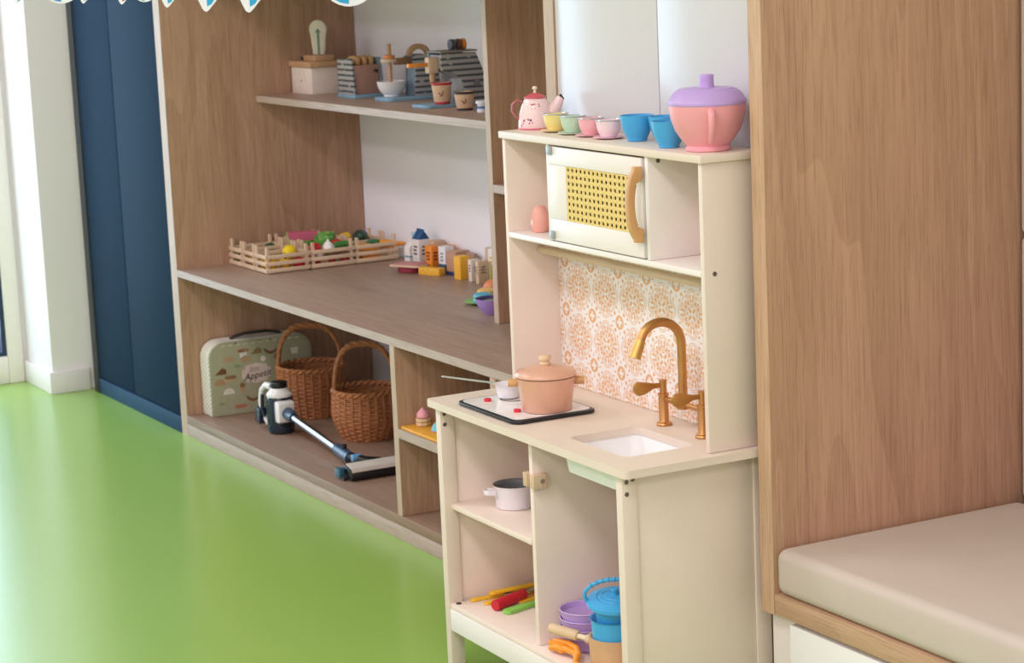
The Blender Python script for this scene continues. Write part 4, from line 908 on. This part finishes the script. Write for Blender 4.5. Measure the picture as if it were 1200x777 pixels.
for a in (('half', -.095, .150, 'C4A280'), ('cup', -.052, .168, 'E6DED2'), ('bar', -.052, .178, 'A8805C'), ('wedge', -.015, .172, '8E7A52'), ('banana', .030, .165, '7A4E36'), ('dot', .006, .148, 'EDE4DA'), ('half', -.045, .146, 'B89A74'), ('leaf', -.072, .136, '8FA272'), ('wedge', -.122, .125, '7C5438'), ('bar', -.094, .100, 'CBB08C'), ('bar', -.094, .107, '9A7A50'), ('half', -.125, .088, 'B98F6C'), ('half', -.100, .060, 'E8E0D4'), ('cone', -.060, .072, 'C89A6A'), ('dot', -.060, .080, '8A6844'), ('banana', -.030, .038, '7E5638'), ('bar', -.068, .022, 'B87A5C'), ('leaf', -.124, .035, '8C9A6A'), ('dot', .045, .150, '8A6A4A'), ('cone', .080, .12, 'B8926A'), ('cup', .10, .16, 'DDD4C6'), ('leaf', .0, .06, '90A070')):
    motif(*a)
# baskets -------------------------------------------------------------
WICK = [pm('B4764A', .6, var=.18, scale=90), pm('A5683E', .6, var=.18, scale=90)]
def basket(label, loc, rad, H, handle_h, hdir, sx=1.0, sy=1.0, rz=0):
    c = thing('wicker_basket', label, 'basket', loc, radians(rz), 'wicker baskets')
    NS = 26; dz = .0058; rows = int(H / dz); w = MB()
    for k in range(rows):
        z = .003 + k * dz; R_ = rad(z / H); pts = []
        N = NS * 4
        for i in range(N):
            a = 2 * pi * i / N; off = .0015 * cos(NS / 2 * a + (pi if k % 2 else 0)); pts.append(((R_ + off) * cos(a) * sx, (R_ + off) * sin(a) * sy, z + .0004 * sin(5 * a + k)))
        w.tube(pts, .0028, 5, True)
    o = w.build('weave', WICK[0], c); o['kind'] = 'stuff'
    for i in range(NS):
        a = 2 * pi * (i + .5) / NS
        pts = [((rad(t / 8) + .0012) * cos(a) * sx, (rad(t / 8) + .0012) * sin(a) * sy, .002 + H * t / 8) for t in range(9)]
        MB().tube(pts, .0042, 6, flat=1.15).build('stake', WICK[1], c)
    MB().lathe([(0, 0), (rad(0) - .002, 0), (rad(0) - .002, .004), (0, .004)], 28, sx=sx, sy=sy).build('basket_floor', WICK[1], c)
    R_ = rad(1.0)
    for ph in (0, pi):
        pts = [((R_ + .004 * cos(14 * a * 2 * pi / 112 + ph)) * cos(a * 2 * pi / 112) * sx, (R_ + .004 * cos(14 * a * 2 * pi / 112 + ph)) * sin(a * 2 * pi / 112) * sy, H + .004 + .004 * sin(14 * a * 2 * pi / 112 + ph)) for a in range(112)]
        MB().tube(pts, .0042, 6, True).build('rim_braid', WICK[0], c)
    n = 40; hd = radians(hdir); base = []
    for i in range(n + 1):
        t = pi * i / n; s_ = cos(t) * (abs(cos(t)) ** -.25 if abs(cos(t)) > .02 else 1); q = R_ * (s_ if abs(s_) < 1 else (1 if s_ > 0 else -1)) * .98
        base.append((q * cos(hd) * sx, q * sin(hd) * sy, H - .02 + (handle_h - H + .02) * sin(t) ** .75))
    h = MB().tube(base, .0068, 8).build('handle', WICK[1], c)
    for ph in (0, 2.1, 4.2):
        pts = []
        for i, p in enumerate(base):
            an = i * .8 + ph; pts.append((p[0] + .0052 * cos(an) * sin(hd), p[1] - .0052 * cos(an) * cos(hd), p[2] + .0052 * sin(an)))
        MB().tube(pts, .0044, 6).build('handle_wrap', WICK[0], h)
    return c
basket('brown wicker basket standing behind the vacuum cleaner', (-1.005, .290, LZ), lambda t: .074 + .014 * min(1, t * 1.6) + .002 * t, .132, .250, 62)
basket('rounded brown wicker basket beside the oak divider', (-.640, .288, LZ), lambda t: .064 + .030 * sin(min(1, t * 1.6) * pi / 2) - .009 * t, .124, .250, 50)
# toy vacuum ------------------------------------------------------------
v = thing('toy_vacuum', 'black and white toy vacuum cleaner with a silver wand', 'vacuum cleaner', (-.845, .128, LZ), 0)
NAVY = pm('1E2A38', .3, var=.05); VW = pm('EDEAE8', .3)
MB().lathe([(0, 0), (.030, 0), (.035, .004), (.0365, .012), (.0365, .022), (0, .022)], 32).build('base', NAVY, v)
MB().lathe([(0, .0222), (.035, .0222), (.035, .095), (.033, .099), (0, .099)], 32).build('dust_bin', pm('1B242C', .12), v)
for a in range(0, 360, 30):
    MB().box(.0352, .0365, -.0012, .0012, .024, .094, Matrix.Rotation(radians(a), 4, 'Z')).build('bin_rib', pm('2F4358', .3), v)
MB().lathe([(0, .0992), (.034, .0992), (.035, .106), (.026, .116), (.022, .122), (0, .122)], 32).build('motor_cap', VW, v)
MB().lathe([(0, .1222), (.0225, .1222), (.0225, .136), (.020, .139), (0, .139)], 28).build('filter', BLACK, v, bev=.001)
MB().prism(rrect(.022, .054, .034, .092, .010), -.026, .020, 'xz').build('housing', VW, v, bev=.004)
MB().tube([(-.022, -.012, .122), (-.045, -.018, .124), (-.066, -.022, .108), (-.074, -.024, .078), (-.068, -.022, .045), (-.048, -.016, .022), (-.026, -.008, .020)], [.010, .0095, .008, .0075, .008, .009, .009], 12).build('handle', VW, v)
MB().tube([(-.052, -.028, .098), (-.056, -.029, .06), (-.05, -.026, .038)], .005, 10).build('trigger', NAVY, v)
MB().prism(rrect(-.094, -.060, .006, .050, .008), -.038, -.012, 'xz', T(0, 0, 0, 0, radians(8))).build('battery', NAVY, v, bev=.003)
P0 = Vector((.046, .000, .060)); P1 = Vector((.475, -.026, .030)); dd = (P1 - P0).normalized()
MB().tube([P0, P0 + dd * .004, P0 + dd * .055], [.0165, .0175, .0135], 20).build('wand_collar', pm('2A4560', .3), v)
MB().tube([P0 + dd * .05, P1 - dd * .03], .0098, 18).build('wand', pm('B9C2D0', .22, 1.0), v)
MB().tube([P1 - dd * .06, P1 - dd * .052, P1 + dd * .035], [.0135, .0150, .0155], 18).build('wand_socket', pm('2C4862', .3), v)
MB().cyl(.007, 0, .012, 14, T(P1.x - .005, P1.y, P1.z + .013)).build('release_button', BLACK, v)
MB().tube([P1 + dd * .03, P1 + Vector((.075, .02, -.006)), P1 + Vector((.09, .055, -.01))], [.014, .013, .012], 14).build('swivel_neck', BLACK, v)
MB().lathe([(0, -.012), (.009, -.012), (.009, .012), (0, .012)], 18, T(P1.x + .055, P1.y + .004, P1.z + .002, pi / 2)).build('hinge_pin', pm('6FA0CC', .3), v, bev=.001)
hx = P1.x + .105
hprof = [(-.032, .004), (.030, .004), (.034, .014), (.026, .030), (-.006, .037), (-.030, .028), (-.036, .014)]
hb = MB().prism([(hx + p[0] + .03, p[1]) for p in hprof], P1.y - .060, P1.y + .150, 'xz').build('floor_head', BLACK, v, bev=.002)
MB().prism([(hx + .03 + p[0], p[1]) for p in [(-.006, .0374), (.0265, .0304), (.030, .0225), (.031, .0245), (.028, .033), (-.006, .040)]], P1.y - .057, P1.y + .150, 'xz').build('head_cover', pm('D8CCC2', .4), hb)
MB().box(hx - .004, hx + .026, P1.y - .076, P1.y - .061, .006, .028).build('end_cap', pm('2E5A72', .3), hb, bev=.002)
MB().tube([(hx + .03, P1.y - .07, .008), (hx + .03, P1.y + .145, .008)], .0075, 12).build('roller', DARK, hb)

# orange board with toy cakes on the small shelf --------------------------
tag(MB().prism(rrect(.1665, .40, .005, .135, .004), .2622, .2685, 'xy').build('toy_tray', pm('EBA92C', .45), bev=.001), 'orange yellow toy tray on the small shelf', 'tray')
c = thing('toy_cupcake', 'toy cupcake with pink icing on the orange tray', 'cupcake', (.196, .048, .2688))
for k in range(2): MB().lathe([(0, .001 + k * .009), (.0165, .001 + k * .009), (.0172, .003 + k * .009), (.0172, .0085 + k * .009), (0, .0093 + k * .009)], 8).build('base', BEECH_P, c)
MB().lathe([(0, .0195), (.014, .0195), (.0145, .025), (.011, .032), (.0055, .037), (.003, .040), (0, .041)], 24).build('icing', pm('EBA0AC', .45), c)
c = thing('toy_cupcake', 'toy cupcake with a blue base near the cream kitchen leg', 'cupcake', (.268, .050, .2688))
MB().lathe([(0, 0), (.014, 0), (.017, .002), (.012, .014), (.006, .020), (0, .021)], 24).build('icing', pm('6FB8C8', .45), c)
MB().lathe([(0, .0), (.018, -.0), (.018, .002), (0, .002)], 24).build('base', pm('C07A6A', .5), c)
c = thing('toy_roll', 'small silver toy roll behind the pink cupcake', 'roll', (.215, .108, .2688))
MB().tube([(-.02, 0, .009), (.03, 0, .009)], .0088, 16).build('roll', pm('C8C6C2', .35, .3), c)
for x in (-.012, .004, .02): MB().tube([(x, 0, .009), (x + .004, 0, .009)], .0095, 16).build('ring', pm('DEDAD4', .35), c)

# ================================================================== PAPER GARLAND (top left)
PW = pm('F2F2F8', .6, var=.01); PB = pm('2AA6DC', .55)
gdir = Vector((.4777, .8775, 0)).normalized()
gm_ = Matrix(((gdir.x, -gdir.y, 0, 0), (gdir.y, gdir.x, 0, 0), (0, 0, 1, 0), (0, 0, 0, 1)))
def pendant(label, P, kind, s, blue=PB, side=1):
    c = thing('paper_pendant', label, 'paper decoration', P, 0, 'paper garland pendants')
    if kind == 'round': out = arc(0, .055 * s, .055 * s, -90, 260, 26); ins = arc(0, .055 * s, .050 * s, -92, -180, 8) + [(0, .055 * s)]
    else:
        out = [(-.030 * s, .06 * s), (-.006 * s, .004 * s)] + arc(0, .005 * s, .005 * s, 210, 330, 5) + [(.008 * s, .006 * s), (.022 * s, .022 * s), (.034 * s, .06 * s), (.034 * s, .10 * s), (-.030 * s, .10 * s)]
        ins = [(.002 * s, .009 * s), (.010 * s, .013 * s), (.019 * s, .026 * s), (.027 * s, .06 * s), (.027 * s, .09 * s), (.002 * s, .09 * s)]
    pp = MB().prism(out, -.001, .001, 'xz', gm_).build('paper', PW, c)
    MB().prism(ins, -.0018, -.0010, 'xz', gm_).build('blue_inset', blue, pp)
    MB().tube([(0, 0, .10 * s), (0, 0, 1.62 - P[2])], .0006, 5).build('thread', PW, c)
for P, kind, s, lb, bl in (((.403, -.861, 1.2565), 'point', .55, 'tiny white pendant tip at the top left corner', PB), ((.444, -.787, 1.2535), 'round', .75, 'round blue and white pendant over the pier edge', pm('3C8CC8', .5)), ((.463, -.751, 1.2518), 'point', .55, 'tiny white pendant tip over the blue cabinet', PB),
    ((.498, -.687, 1.2470), 'point', .6, 'small white pendant with a plum centre', pm('A05A70', .5)), ((.5185, -.648, 1.2495), 'round', .42, 'pale grey blue round pendant over the cabinet edge', pm('8FB4CC', .5)), ((.541, -.6125, 1.2375), 'point', .8, 'pointed blue and white pendant at the cabinet edge', PB),
    ((.577, -.548, 1.2265), 'point', 1.1, 'pointed white and blue pendant left of the longest one', PB), ((.616, -.477, 1.2215), 'point', 1.2, 'longest pointed white and blue pendant', PB), ((.706, -.307, 1.2245), 'round', 1.0, 'large round white and blue pendant over the shelf corner', PB)):
    pendant(lb, P, kind, s, bl)
tag(MB().tube([(.36, -.94, 1.62), (.56, -.57, 1.618), (.76, -.21, 1.62)], .0012, 6).build('garland_cord', PW), 'thin white cord above carrying the paper pendants', 'cord')
tag(MB().tube([(.36, -.94, 1.62), (.36, -.94, 2.749)], .0008, 5).build('hanging_thread', PW), 'thin white thread holding the left end of the cord', 'thread')
tag(MB().tube([(.76, -.21, 1.62), (.76, -.21, 2.749)], .0008, 5).build('hanging_thread', PW), 'thin white thread holding the right end of the cord', 'thread')
